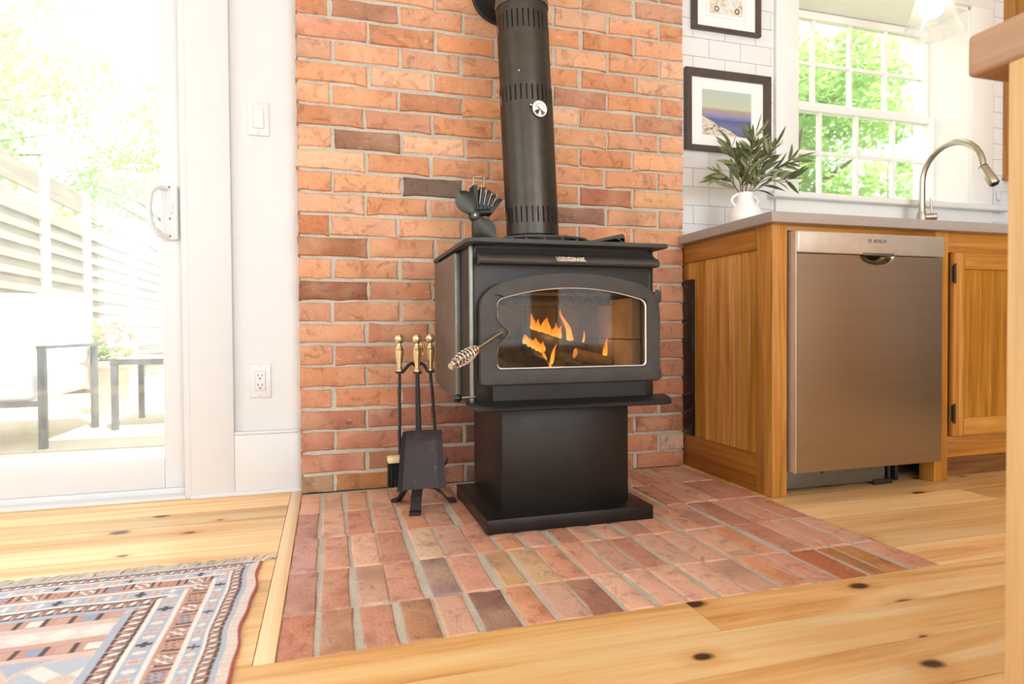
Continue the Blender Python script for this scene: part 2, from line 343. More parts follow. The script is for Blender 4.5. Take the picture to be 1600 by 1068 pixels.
b = nb(); box(b, X0 - 0.12, X0, Y0, -3.42, 0, ZC); box(b, X0 - 0.12, X0, -1.18, 0.3, 0, ZC); box(b, X0 - 0.12, X0, -3.42, -1.18, 0, 0.38); box(b, X0 - 0.12, X0, -3.42, -1.18, 2.32, ZC)
struct('wall_left', b, 'white', 'white side wall with a window opening')
b = nb(); box(b, X1, X1 + 0.12, Y0, 0.3, 0, ZC); struct('wall_right', b, 'white', 'white side wall of the kitchen')
DX0, DX1, DZ = -2.62, -0.367, 2.12                # sliding door opening
b = nb(); box(b, DX1, 0.004, YW, 0.28, 0, ZC); box(b, X0, DX0, YW, 0.28, 0, ZC); box(b, DX0, DX1, YW, 0.28, DZ, ZC)
struct('wall_front', b, 'white', 'white painted wall between glass door and brick')
# ---- brick chimney wall
ROWS = [[0, 110, 331, 568, 799, 1030, 1261, 1477], [0, 217, 456, 683, 911, 1138, 1366, 1477], [0, 113, 337, 567, 797, 1028, 1258, 1477], [0, 219, 455, 682, 910, 1138, 1366, 1477], [0, 108, 338, 568, 798, 1027, 1257, 1477], [0, 221, 448, 677, 906, 1135, 1364, 1477], [0, 111, 335, 565, 795, 1025, 1255, 1477], [0, 221, 445, 674, 903, 1132, 1362, 1477], [0, 108, 339, 568, 797, 1026, 1255, 1477], [0, 229, 456, 684, 912, 1140, 1367, 1477], [0, 111, 338, 566, 794, 1023, 1251, 1477], [0, 229, 466, 689, 913, 1136, 1360, 1477], [0, 105, 335, 568, 793, 1019, 1250, 1477], [0, 222, 444, 671, 905, 1140, 1363, 1477], [0, 114, 347, 569, 798, 1027, 1254, 1477], [0, 225, 453, 672, 902, 1132, 1362, 1477], [0, 113, 350, 578, 802, 1026, 1249, 1477], [0, 224, 458, 686, 915, 1144, 1369, 1477], [0, 110, 341, 570, 798, 1026, 1260, 1477], [0, 239, 462, 690, 917, 1145, 1374, 1477], [0, 121, 347, 565, 797, 1030, 1266, 1477], [0, 238, 473, 696, 924, 1149, 1371, 1477], [0, 110, 345, 578, 807, 1036, 1260, 1477]]
BH, BZ0 = 0.0745, 0.062
b = nb(); box(b, 0.004, 1.474, 0.0065, 0.28, 0, ZC); wall_brick = struct('wall_brick', b, 'mortar', 'exposed red brick chimney wall behind the stove')
def brick_mesh(i, lx, lz):
    """unit brick, worn outline; x,z in -.5.. .5, y 0 (face) .. 1 (back); lx,lz = real size used to scale the wear"""
    r = random.Random(100 + i); pts = []
    nx = 5
    for k in range(nx + 1): pts.append((-0.5 + k / nx, -0.5))
    pts += [(0.5, -0.18), (0.5, 0.18)]
    for k in range(nx + 1): pts.append((0.5 - k / nx, 0.5))
    pts += [(-0.5, 0.18), (-0.5, -0.18)]
    out = []
    for x, z in pts:
        cor = abs(x) > 0.49 and abs(z) > 0.49
        dx = r.uniform(-0.0032, 0.0022) + (-0.0060 * r.random() if cor else 0); dz = r.uniform(-0.0032, 0.0020) + (-0.0045 * r.random() if cor else 0)
        if r.random() < 0.08: dz -= 0.005
        out.append((x + math.copysign(dx / lx, x) * (abs(x) > 0.3), z + math.copysign(dz / lz, z)))
    b = nb(); A = []; B = []; D = []
    for x, z in out:
        iy = r.uniform(0.0, 0.02)
        A.append(b.verts.new((x * (1 - 0.008 / lx), iy, z * (1 - 0.0075 / lz)))); B.append(b.verts.new((x, 0.07 + r.uniform(0, 0.04), z))); D.append(b.verts.new((x, 1, z)))
    n = len(A); b.faces.new(A)
    for k in range(n):
        j = (k + 1) % n; b.faces.new((A[k], B[k], B[j], A[j])); b.faces.new((B[k], D[k], D[j], B[j]))
    bmesh.ops.recalc_face_normals(b, faces=b.faces)
    me = bpy.data.meshes.new('brick'); b.to_mesh(me); b.free(); me.materials.append(M_['brick'])
    me.polygons.foreach_set('use_smooth', [True] * len(me.polygons)); me.set_sharp_from_angle(angle=math.radians(50)); return me
BM = [brick_mesh(i, 0.215, 0.061) for i in range(10)]
rb = random.Random(11)
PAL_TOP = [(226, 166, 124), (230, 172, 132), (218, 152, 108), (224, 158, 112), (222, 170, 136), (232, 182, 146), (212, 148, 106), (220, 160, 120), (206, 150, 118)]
PAL_LOW = [(200, 138, 108), (186, 124, 96), (204, 138, 100), (178, 118, 94), (194, 132, 104), (202, 146, 118), (170, 112, 90)]  # lower rows darker: part soot, part shade put into the brick colour
ODD = {(6 + 10, 1): (150, 112, 88), (14, 2): (118, 96, 82), (9, 0): (146, 92, 64), (13, 4): (150, 112, 92), (14, 5): (186, 118, 88), (1, 6): (226, 190, 164), (14, 6): (222, 170, 124),
       (2, 3): (128, 84, 66), (0, 3): (132, 88, 70), (3, 2): (160, 100, 78), (11, 0): (186, 122, 84), (22, 5): (214, 140, 96), (0, 1): (182, 124, 76), (0, 0): (160, 124, 90), (12, 0): (214, 138, 92), (21, 0): (222, 156, 126)}
nrow = 0; z = 0.0
while z < 2.48:
    zb = BZ0 + BH * (nrow - 1) if nrow else 0.0; zt = BZ0 + BH * nrow
    js = ROWS[nrow] if nrow < len(ROWS) else ROWS[21 + (nrow + 1) % 2]
    for q in range(len(js) - 1):
        a, e = js[q] / 1000, js[q + 1] / 1000
        jl = 0.0 if q == 0 else rb.uniform(0.005, 0.0105); jr = 0.0 if q == len(js) - 2 else rb.uniform(0.005, 0.0105)
        h0 = 0.0 if nrow == 0 else rb.uniform(0.0055, 0.009); h1 = rb.uniform(0.0055, 0.009)
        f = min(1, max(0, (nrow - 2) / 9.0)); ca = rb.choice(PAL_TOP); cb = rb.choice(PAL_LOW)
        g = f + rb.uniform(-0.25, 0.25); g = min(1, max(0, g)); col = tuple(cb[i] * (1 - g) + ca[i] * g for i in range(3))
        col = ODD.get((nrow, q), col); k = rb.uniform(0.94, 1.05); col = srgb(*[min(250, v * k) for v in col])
        xc, zc = (a + jl + e - jr) / 2, (zb + h0 + zt - h1) / 2
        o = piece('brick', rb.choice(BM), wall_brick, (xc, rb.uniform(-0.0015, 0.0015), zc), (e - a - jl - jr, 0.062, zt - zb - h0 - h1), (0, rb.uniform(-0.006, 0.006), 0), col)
        if rb.random() < 0.5: o.scale.x *= -1; o.scale.y *= 1
    nrow += 1; z = zt
# ---- hearth: rows of bricks on edge set flush into the floor
hearth = thing('brick_hearth', 'worn red brick hearth set flush into the pine floor', 'hearth', (0.73, -0.57, 0))
b = nb(); box(b, 0.0, HR, HF, 0.004, -0.022, -0.0035); part('mortar_bed', b, 'mortar', hearth)
HX = [0.0, .0656, .1357, .2111, .2887, .3636, .445, .5117, .5828, .6526, .7208, .7904, .862, .9403, 1.0215, 1.102, 1.1715, 1.2556, 1.306, 1.376, HR]
HY = [-0.022, -0.255, -0.497, -0.735, -0.955, HF]
HM = []
for i in range(8):
    me = brick_mesh(40 + i, 0.062, 0.215).copy()       # width along x, length along z -> stand it so the face looks up
    me.transform(Matrix(((1, 0, 0, 0), (0, 0, 1, 0), (0, -1, 0, 0), (0, 0, 0, 1)))); me.materials[0] = M_['hearth_brick']; HM.append(me)
PAL_H = [(220, 172, 148), (214, 160, 134), (212, 154, 126), (216, 166, 142), (202, 144, 120), (212, 150, 116), (206, 152, 130), (218, 172, 148), (196, 138, 116)]
ODDH = {(4, 1): (170, 124, 98), (4, 3): (182, 134, 102), (4, 5): (142, 104, 92), (4, 8): (158, 112, 94), (3, 4): (160, 132, 124), (3, 6): (206, 164, 120), (3, 7): (216, 178, 138), (4, 17): (182, 122, 66), (4, 18): (186, 124, 64), (4, 16): (188, 112, 74),
        (1, 0): (190, 138, 126), (2, 0): (194, 146, 136), (3, 0): (190, 136, 122), (0, 1): (206, 170, 140), (0, 2): (210, 160, 128), (2, 4): (214, 180, 152), (2, 5): (206, 160, 142), (4, 0): (204, 134, 106)}
for ri in range(5):
    for ci in range(len(HX) - 1):
        sh = 0 if ci == 0 else rb.uniform(-0.004, 0.004) + (0.0 if ri == 4 else rb.uniform(-0.006, 0.006))
        xa, xb = HX[ci] + (0.002 if ci == 0 else rb.uniform(0.005, 0.010)) + sh * (ci > 0), HX[ci + 1] - (0.003 if ci == len(HX) - 2 else rb.uniform(0.005, 0.009)) + sh * (ci < len(HX) - 2)
        ya, yb = HY[ri + 1] + (0.002 if ri == 4 else rb.uniform(0.003, 0.008)), HY[ri] - rb.uniform(0.003, 0.008)
        col = ODDH.get((ri, ci), rb.choice(PAL_H)); k = rb.uniform(0.98, 1.09)
        piece('brick', rb.choice(HM), hearth, ((xa + xb) / 2, (ya + yb) / 2, rb.uniform(-0.0008, 0.0012)), (xb - xa, yb - ya, 0.02), (0, 0, rb.uniform(-0.012, 0.012)), srgb(*[min(250, v * k) for v in col]))
# ---- painted trim on the left
b = nb(); box(b, -0.350, -0.2165, YW - 0.022, YW + 0.002, 0.0, DZ + 0.13, 0.003); box(b, DX0 - 0.13, -0.2165, YW - 0.0215, YW + 0.002, DZ, DZ + 0.13, 0.003)
box(b, -0.3685, -0.349, YW - 0.014, YW + 0.05, 0.0, DZ, 0.002); struct('trim_2', b, 'white', 'white flat casing of the sliding glass door')
b = nb(); box(b, -0.2165, 0.002, YW - 0.020, YW + 0.002, 0.0, 0.205, 0.002); box(b, -0.2165, 0.002, YW - 0.024, YW + 0.002, 0.205, 0.216, 0.004); box(b, -0.352, 0.002, YW - 0.030, YW - 0.0, 0.0, 0.014, 0.003)
struct('baseboard_front', b, 'white', 'tall white baseboard beside the brick')
def wall_plate(name, label, cat, cx, cz, outlet):
    t = thing(name, label, cat, (cx, YW, cz)); hw, hh = 0.034, 0.058
    b = nb(); box(b, cx - hw, cx + hw, YW - 0.006, YW + 0.001, cz - hh, cz + hh, 0.003); part('cover_plate', b, 'vinyl', t)
    b = nb(); box(b, cx - 0.0165, cx + 0.0165, YW - 0.0085, YW - 0.004, cz - 0.033, cz + 0.033, 0.0015); rk = part('outlet_insert' if outlet else 'rocker', b, 'vinyl', t)
    b = nb(); ring_prism(b, [(cx + sx * 0.0182, YW - 0.0063, cz + sz * 0.0347) for sx, sz in ((-1, -1), (1, -1), (1, 1), (-1, 1))], [(cx + sx * 0.0166, YW - 0.0063, cz + sz * 0.0331) for sx, sz in ((-1, -1), (1, -1), (1, 1), (-1, 1))], (0, 0.001, 0)); part('joint_line', b, 'grey_line', t)
    for s in (-1, 1):
        b = nb(); lathe(b, [(0, 0.0028), (0.0012, 0.002)], (cx, YW - 0.006, cz + s * 0.050), (0, -1, 0), 10); part('screw', b, 'grey_line' if not outlet else 'nickel', t)
        if outlet:
            for dx, w2, h in ((-0.0065, 0.0012, 0.0042), (0.0065, 0.0012, 0.0034)):
                b = nb(); box(b, cx + dx - w2, cx + dx + w2, YW - 0.0089, YW - 0.008, cz + s * 0.0165 - h + 0.003, cz + s * 0.0165 + h + 0.003); part('slot', b, 'dark_plastic', t)
            b = nb(); lathe(b, [(0, 0.0028), (0.0005, 0.0028)], (cx, YW - 0.0084, cz + s * 0.0165 - 0.008), (0, -1, 0), 10); part('ground_hole', b, 'dark_plastic', t)
wall_plate('light_switch', 'white rocker light switch on the painted wall', 'light switch', -0.1275, 1.281, False)
wall_plate('power_outlet', 'white double power outlet low on the painted wall', 'outlet', -0.1335, 0.386, True)
# ---- sliding glass door
door = bpy.data.objects.new('door_1', None); C.objects.link(door); door.location = (-1.5, 0.12, 0); tag(door, 'white sliding glass patio door', kind='structure')
YD = 0.10
b = nb(); box(b, -0.4405, -0.369, YD, YD + 0.045, 0.03, DZ - 0.02, 0.003); part('stile', b, 'vinyl', door)
b = nb(); box(b, -1.50, -1.42, YD, YD + 0.045, 0.03, DZ - 0.02, 0.003); part('stile', b, 'vinyl', door)
b = nb(); box(b, -1.42, -0.4405, YD, YD + 0.045, 0.03, 0.135, 0.003); part('bottom_rail', b, 'vinyl', door)
b = nb(); box(b, -1.42, -0.4405, YD, YD + 0.045, DZ - 0.10, DZ - 0.02, 0.003); part('top_rail', b, 'vinyl', door)
b = nb(); box(b, -1.425, -0.436, YD + 0.018, YD + 0.026, 0.13, DZ - 0.095); part('pane', b, 'door_pane', door)
b = nb(); box(b, -2.61, -1.45, YD + 0.05, YD + 0.095, 0.03, 0.135, 0.003); box(b, -2.61, -2.53, YD + 0.05, YD + 0.095, 0.135, DZ - 0.02, 0.003); box(b, -1.53, -1.45, YD + 0.05, YD + 0.095, 0.135, DZ - 0.02, 0.003); box(b, -2.61, -1.45, YD + 0.05, YD + 0.095, DZ - 0.1, DZ - 0.02); part('fixed_panel_frame', b, 'vinyl', door)
b = nb(); box(b, -2.535, -1.525, YD + 0.068, YD + 0.076, 0.13, DZ - 0.095); part('pane', b, 'door_pane', door)
b = nb(); box(b, DX0, DX1, 0.045, 0.26, 0.0, 0.012, 0.003); box(b, DX0, DX1, YD - 0.005, YD + 0.11, 0.0, 0.03, 0.003); part('sill_track', b, 'vinyl', door)
b = nb(); box(b, DX1 - 0.004, DX1 + 0.002, YW - 0.01, 0.27, 0.0, DZ, 0.001); box(b, DX0 - 0.002, DX0 + 0.01, YW, 0.27, 0, DZ); box(b, DX0, DX1, YW, 0.27, DZ - 0.02, DZ); part('jamb', b, 'vinyl', door)
hz0, hz1 = 0.862, 1.044
b = nb(); box(b, -0.428, -0.384, YD - 0.022, YD + 0.002, hz0, hz1, 0.007, 3); pl = part('handle_plate', b, 'vinyl', door)
b = nb(); pts = [(-0.415, YD - 0.02, hz1 - 0.012), (-0.440, YD - 0.045, hz1 - 0.014), (-0.456, YD - 0.055, hz1 - 0.035), (-0.461, YD - 0.058, (hz0 + hz1) / 2), (-0.456, YD - 0.055, hz0 + 0.040), (-0.440, YD - 0.045, hz0 + 0.014), (-0.415, YD - 0.02, hz0 + 0.010)]
tube(b, pts, 0.0085, 12); part('pull_bar', b, 'vinyl', pl)
b = nb(); box(b, -0.409, -0.398, YD - 0.027, YD - 0.02, 0.948, 0.985, 0.003); part('latch_lever', b, 'vinyl', pl)
for zz in (hz0 + 0.012, hz1 - 0.008, 0.932): b = nb(); lathe(b, [(0, 0.003), (0.0015, 0.002)], (-0.408, YD - 0.0225 , zz), (0, -1, 0), 10); part('screw', b, 'dark_plastic', pl)

# ---- kitchen wall, window and tiles
WX0, WX1, WZ0, WZ1 = 2.083, 3.092, 1.145, 2.10
b = nb(); box(b, 1.474, WX0, YW + 0.006, 0.36, 0, ZC); box(b, WX1, X1, YW + 0.006, 0.36, 0, ZC); box(b, WX0, WX1, YW + 0.006, 0.36, 0, WZ0); box(b, WX0, WX1, YW + 0.006, 0.36, WZ1, ZC)
kw = struct('wall_kitchen', b, 'grout', 'white tiled kitchen wall around the window')
tile_me = bpy.data.meshes.new('tile'); b = nb(); box(b, -0.5, 0.5, 0, 1, -0.5, 0.5); bmesh.ops.bevel(b, geom=[e for e in b.edges if all(v.co.y < 0.5 for v in e.verts)], offset=0.012, segments=1, affect='EDGES'); b.to_mesh(tile_me); b.free(); tile_me.materials.append(M_['tile'])
TH, TW = 0.0775, 0.1535
for (xa, xb) in ((1.480, 1.966), (3.232, 3.75)):
    for ri in range(-10, 11):
        za = 1.6913 + ri * TH; off = 1.6416 if ri % 2 == 0 else 1.5956 - TW * 0.2
        x = off - TW * 12
        while x < xb:
            a, e = max(x, xa), min(x + TW, xb)
            zl = max(za, 0.927)
            if e - a > 0.012 and za + TH > 0.95: piece('tile', tile_me, kw, ((a + e) / 2, YW, (zl + za + TH) / 2), (e - a - 0.0022, 0.008, za + TH - zl - 0.0022))
            x += TW
win = bpy.data.objects.new('window_1', None); C.objects.link(win); win.location = (2.59, YW, WZ0); tag(win, 'white double-hung kitchen window with divided panes', kind='structure')
b = nb(); box(b, 1.966, WX0, YW - 0.016, YW + 0.008, WZ0 - 0.02, WZ1 + 0.11, 0.002); part('casing', b, 'trim_white', win)
b = nb(); box(b, WX1, 3.232, YW - 0.016, YW + 0.008, WZ0 - 0.02, WZ1 + 0.11, 0.002); part('casing', b, 'trim_white', win)
b = nb(); box(b, 1.966, 3.232, YW - 0.018, YW + 0.008, WZ1, WZ1 + 0.12, 0.002); part('head_casing', b, 'trim_white', win)
b = nb(); box(b, WX0 - 0.006, WX0 + 0.006, YW, 0.36, WZ0, WZ1); box(b, WX1 - 0.006, WX1 + 0.006, YW, 0.36, WZ0, WZ1); box(b, WX0, WX1, YW, 0.36, WZ1 - 0.012, WZ1 + 0.004); part('reveal', b, 'trim_white', win)
b = nb(); box(b, 1.93, 3.30, 0.015, 0.34, 1.118, 1.147, 0.006, 3); part('sill', b, 'trim_white', win)
b = nb(); box(b, 1.966, 3.232, YW - 0.014, YW + 0.008, 0.929, 1.119, 0.002); part('apron', b, 'trim_white', win)
def sash(name, ys, z0, z1, mx, mz, rail=0.045):
    b = nb(); st = 0.038
    box(b, WX0 + 0.006, WX0 + st, ys, ys + 0.035, z0, z1, 0.002); box(b, WX1 - st, WX1 - 0.006, ys, ys + 0.035, z0, z1, 0.002)
    box(b, WX0 + st, WX1 - st, ys, ys + 0.035, z0, z0 + rail, 0.002); box(b, WX0 + st, WX1 - st, ys, ys + 0.035, z1 - 0.035, z1, 0.002); s = part(name, b, 'trim_white', win)
    xs = [WX0 + st] + mx + [WX1 - st]; zs = [z0 + rail, mz, z1 - 0.035]
    for x in mx: b = nb(); box(b, x - 0.009, x + 0.009, ys + 0.006, ys + 0.030, z0 + rail, z1 - 0.035, 0.003); part('muntin', b, 'trim_white', s)
    b = nb(); box(b, WX0 + st, WX1 - st, ys + 0.007, ys + 0.029, mz - 0.009, mz + 0.009, 0.003); part('muntin', b, 'trim_white', s)
    for i in range(len(xs) - 1):
        for j in range(2): b = nb(); box(b, xs[i] + (0.009 if i else 0), xs[i + 1] - (0.009 if i < len(xs) - 2 else 0), ys + 0.015, ys + 0.020, zs[j] + (0.009 if j else 0), zs[j + 1] - (0.009 if not j else 0)); part('pane', b, 'pane', s)
sash('upper_sash', 0.275, 1.605, 2.085, [2.374, 2.597, 2.818], 1.838)
sash('lower_sash', 0.238, 1.147, 1.628, [2.381, 2.601, 2.831], 1.398, 0.05)

# ================================================================== THE STOVE
stove = thing('wood_stove', 'black steel wood stove with arched glass door burning on the brick hearth', 'wood stove', (0.75, -0.4, 0))
b = nb(); box(b, 0.498, 0.998, -0.613, -0.190, 0.0, 0.040, 0.002); part('base_plate', b, 'stove', stove)
b = nb(); box(b, 0.559, 0.951, -0.546, -0.193, 0.038, 0.352, 0.0015); part('pedestal', b, 'stove', stove)
BX0, BX1, BF, BB, BZB, BZT = 0.459, 1.007, -0.600, -0.125, 0.352, 0.786
b = nb(); box(b, BX0, BX0 + 0.018, BF, BB, BZB, BZT, 0.008, 3); box(b, BX1 - 0.018, BX1, BF, BB, BZB, BZT, 0.004); box(b, BX0 + 0.01, BX1 - 0.01, BB - 0.015, BB, BZB, BZT)
box(b, BX0 + 0.004, BX1 - 0.004, BF + 0.003, BB, BZB, BZB + 0.045); box(b, BX0 + 0.004, BX1 - 0.004, BF + 0.003, BB, 0.745, BZT)
box(b, BX0 + 0.004, 0.52, BF + 0.001, BF + 0.02, BZB, BZT, 0.001); box(b, 0.982, BX1 - 0.004, BF + 0.001, BF + 0.02, BZB, BZT, 0.001); box(b, 0.51, 0.985, BF + 0.0018, BF + 0.02, BZB + 0.001, 0.430); box(b, 0.51, 0.985, BF + 0.0018, BF + 0.02, 0.690, BZT - 0.001)
part('firebox', b, 'stove', stove)
# lining of the firebox
for i in range(4):
    for j in range(2):
        b = nb(); xa = 0.515 + i * 0.1165; za = 0.40 + j * 0.125; box(b, xa, xa + 0.114, -0.180, -0.142, za, za + 0.1225, 0.003); part('firebrick', b, 'firebrick', stove)
for sx in (0.507, 0.957):
    for i in range(3):
        for j in range(2): b = nb(); ya = -0.560 + i * 0.126; za = 0.40 + j * 0.125; box(b, sx, sx + 0.03, ya, ya + 0.1235, za, za + 0.1225, 0.003); part('firebrick', b, 'firebrick', stove)
b = nb(); box(b, 0.507, 0.987, -0.55, -0.145, 0.660, 0.690, 0.003); part('baffle', b, 'soot', stove)
b = nb(); tube(b, [(0.51, -0.40, 0.645), (0.985, -0.40, 0.645)], 0.014); part('air_tube', b, 'soot', stove)
# left heat shield
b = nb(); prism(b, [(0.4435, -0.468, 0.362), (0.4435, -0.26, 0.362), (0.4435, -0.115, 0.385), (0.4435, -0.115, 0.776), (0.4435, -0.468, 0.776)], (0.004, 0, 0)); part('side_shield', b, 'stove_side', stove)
b = nb(); box(b, 0.4425, 0.4595, -0.4735, -0.467, 0.362, 0.776, 0.0025); part('shield_edge', b, 'steel_strip', stove)  # pale steel paints the highlight along the shield's front edge
# pale strip that paints the highlight on the body's rounded corner
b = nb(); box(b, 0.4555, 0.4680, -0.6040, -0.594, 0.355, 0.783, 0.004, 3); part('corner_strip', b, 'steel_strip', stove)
def rrect(x0, x1, y0, y1, z, rads, n=6):
    pts = []
    for (cx, cy, a0), r in zip(((x0, y0, PI), (x1, y0, 1.5 * PI), (x1, y1, 0), (x0, y1, 0.5 * PI)), rads):
        ox, oy = cx + (r if cx == x0 else -r), cy + (r if cy == y0 else -r)
        for k in range(n + 1): a = a0 + PI / 2 * k / n; pts.append((ox + r * math.cos(a), oy + r * math.sin(a), z))
    return pts
b = nb(); prism(b, rrect(0.440, 1.0285, -0.655, -0.105, 0.785, (0.035, 0.012, 0.01, 0.01)), (0, 0, 0.011), 0.003); part('top_plate', b, 'cast', stove)
b = nb(); box(b, 0.445, 0.475, -0.19, -0.105, 0.755, 0.80, 0.003); part('rear_shield', b, 'black', stove)
# canopy moulding under the top plate
prof = [(-0.600, 0.776), (-0.604, 0.768), (-0.612, 0.761), (-0.624, 0.757), (-0.636, 0.752), (-0.643, 0.744), (-0.644, 0.737), (-0.640, 0.732), (-0.628, 0.731), (-0.600, 0.731)]
b = nb(); prism(b, [(0.476, y, z) for y, z in prof], (0.528, 0, 0), 0.0); part('canopy', b, 'cast', stove)
b = nb(); prism(b, [(0.686, -0.6375, 0.7555), (0.770, -0.6375, 0.7555), (0.778, -0.648, 0.739), (0.692, -0.648, 0.739)], (0, 0.004, 0.002), 0.001); bd = part('badge', b, 'nickel', stove)
rs = random.Random(5)
for i in range(9):                                 # worn raised lettering that cannot be read
    x = 0.696 + i * 0.0084; b = nb()
    for (u0, u1, v0, v1) in rs.sample([(0, 0.0016, 0, 1), (0.0042, 0.0058, 0, 1), (0, 0.0058, 0.82, 1), (0, 0.0058, 0, 0.18), (0, 0.0058, 0.41, 0.6)], 3):
        za, zb = 0.7425 + v0 * 0.009, 0.7425 + v1 * 0.009; yy = -0.6475 + (za + zb - 1.485) * 0.33
        box(b, x + u0, x + u1, yy - 0.0018, yy + 0.003, za, zb)
    part('raised_letter', b, 'chrome', bd)
# arched door
def arch(x0, x1, zb, zs, za, r, n=18, rb_=None, yl=0.0, sh=None):
    """outline from bottom left, counter-clockwise seen from the front: sides to zs, a round shoulder, flat arc to za"""
    rb_ = r if rb_ is None else rb_
    pts = []
    for k in range(5): a = PI + PI / 2 * k / 4; pts.append((x0 + rb_ + rb_ * math.cos(a), zb + rb_ + rb_ * math.sin(a)))
    for k in range(5): a = 1.5 * PI + PI / 2 * k / 4; pts.append((x1 - rb_ + rb_ * math.cos(a), zb + rb_ + rb_ * math.sin(a)))
    for k in range(6): pts.append((x1, zb + rb_ + (zs - zb - rb_) * (k + 1) / 6))
    xc, hw = (x0 + x1) / 2, (x1 - x0) / 2
    ze = zs + r; h = za - ze; R = (hw * hw + h * h) / (2 * h); cz = za - R
    for k in range(1, 2 * n):
        x = xc + hw * math.cos(PI * k / (2 * n)); e = hw - abs(x - xc)
        z = cz + math.sqrt(max(R * R - (x - xc) ** 2, 0)) - (r - math.sqrt(max(r * r - (r - min(e, r)) ** 2, 0)))
        pts.append((x, z))
    for k in range(6): pts.append((x0, zs + (zb + rb_ - zs) * (k + 0) / 6 - 0.0))
    return pts
def bite(pts, x0, zc, r, depth):
    return [(x + (depth * math.exp(-((z - zc) / r) ** 2) if x < x0 + 0.002 else 0), z) for x, z in pts]
N_ = 26
OUT = arch(0.479, 1.011, 0.405, 0.612, 0.709, 0.050, N_, 0.012); INN = arch(0.525, 0.972, 0.449, 0.620, 0.671, 0.016, N_, 0.012)
# refine the left side of the inner edge so the notch round the latch is smooth
def fine_left(pts, x0, zt, zb, m=22): return pts[:-6] + [(x0, zt + (zb - zt) * k / m) for k in range(m)]
OUT = fine_left(OUT, 0.479, 0.612, 0.417); INN = bite(fine_left(INN, 0.525, 0.620, 0.461), 0.525, 0.548, 0.024, 0.034)
def torect(x, z, x0=0.462, x1=1.004, z0=0.358, z1=0.782, cx=0.7485, cz=0.55):
    dx, dz = x - cx, z - cz; k = min([((x1 if dx > 0 else x0) - cx) / dx if abs(dx) > 1e-6 else 9, ((z1 if dz > 0 else z0) - cz) / dz if abs(dz) > 1e-6 else 9]); return (cx + dx * k, cz + dz * k)
b = nb(); ring_prism(b, [(torect(x, z)[0], -0.5995, torect(x, z)[1]) for x, z in INN], [((x - 0.7485) * 1.02 + 0.7485, -0.5995, (z - 0.55) * 1.02 + 0.55) for x, z in INN], (0, 0.012, 0)); part('face_plate', b, 'stove', stove)
b = nb(); ring_prism(b, [(x, -0.632, z) for x, z in OUT], [(x, -0.632, z) for x, z in INN], (0, 0.030, 0))
fe = [e for e in b.edges if all(abs(v.co.y + 0.632) < 1e-5 for v in e.verts) and len(e.link_faces) == 2 and any(abs(f.calc_center_median().y + 0.632) > 1e-4 for f in e.link_faces)]
bmesh.ops.bevel(b, geom=fe, offset=0.006, segments=3, profile=0.5, affect='EDGES'); dr = part('door', b, 'cast', stove)
IN2 = [((x - 0.7485) * 0.986 + 0.7485, (z - 0.55) * 0.976 + 0.55) for x, z in INN]
b = nb(); ring_prism(b, [(x, -0.622, z) for x, z in INN], [(x, -0.621, z) for x, z in IN2], (0, 0.004, 0)); part('glass_bead', b, 'bead', dr)
b = nb(); prism(b, [(x, -0.616, z) for x, z in INN], (0, 0.004, 0)); part('glass', b, 'stove_glass', dr)
for zc in (0.648, 0.424):
    b = nb(); box(b, 0.998, 1.022, -0.622, -0.600, zc - 0.014, zc + 0.014, 0.003); tube(b, [(1.014, -0.612, zc - 0.018), (1.014, -0.612, zc + 0.020)], 0.006); part('hinge', b, 'cast', stove)
b = nb(); lathe(b, [(0, 0.017), (0.006, 0.016), (0.009, 0.010)], (0.533, -0.630, 0.547), (-0.3, -1, -0.1), 20); part('latch_boss', b, 'cast', dr)
H0, H1 = Vector((0.533, -0.636, 0.547)), Vector((0.3755, -0.745, 0.4655)); d = (H1 - H0).normalized(); Lh = (H1 - H0).length
b = nb(); tube(b, [H0, H0 + d * Lh * 0.98], 0.0058); hd = part('door_handle', b, 'nickel', dr)
xx, yy_ = frame_of(d); pts = []
for k in range(9 * 16 + 1):
    f = k / (9 * 16); s = 0.50 + 0.49 * f; r = 0.0085 + 0.0085 * math.sin(min(1, f / 0.92) * PI) ** 0.8; a = 2 * PI * k / 16
    pts.append(H0 + d * (Lh * s) + (xx * math.cos(a) + yy_ * math.sin(a)) * r)
b = nb(); tube(b, pts, 0.0017, 6); part('coil_grip', b, 'chrome', hd)
b = nb(); lathe(b, [(0, 0.008), (0.004, 0.009), (0.008, 0.0085), (0.009, 0.004)], H0 + d * Lh * 0.955, d, 16); part('end_cap', b, 'chrome', hd)
b = nb(); tube(b, [(0.424, -0.612, 0.3745), (0.470, -0.602, 0.376)], 0.003); rod = part('damper_rod', b, 'nickel', stove)
b = nb(); bmesh.ops.create_uvsphere(b, u_segments=20, v_segments=12, radius=0.0115, matrix=Matrix.Translation((0.4195, -0.612, 0.3745))); part('damper_knob', b, 'gloss_black', rod)
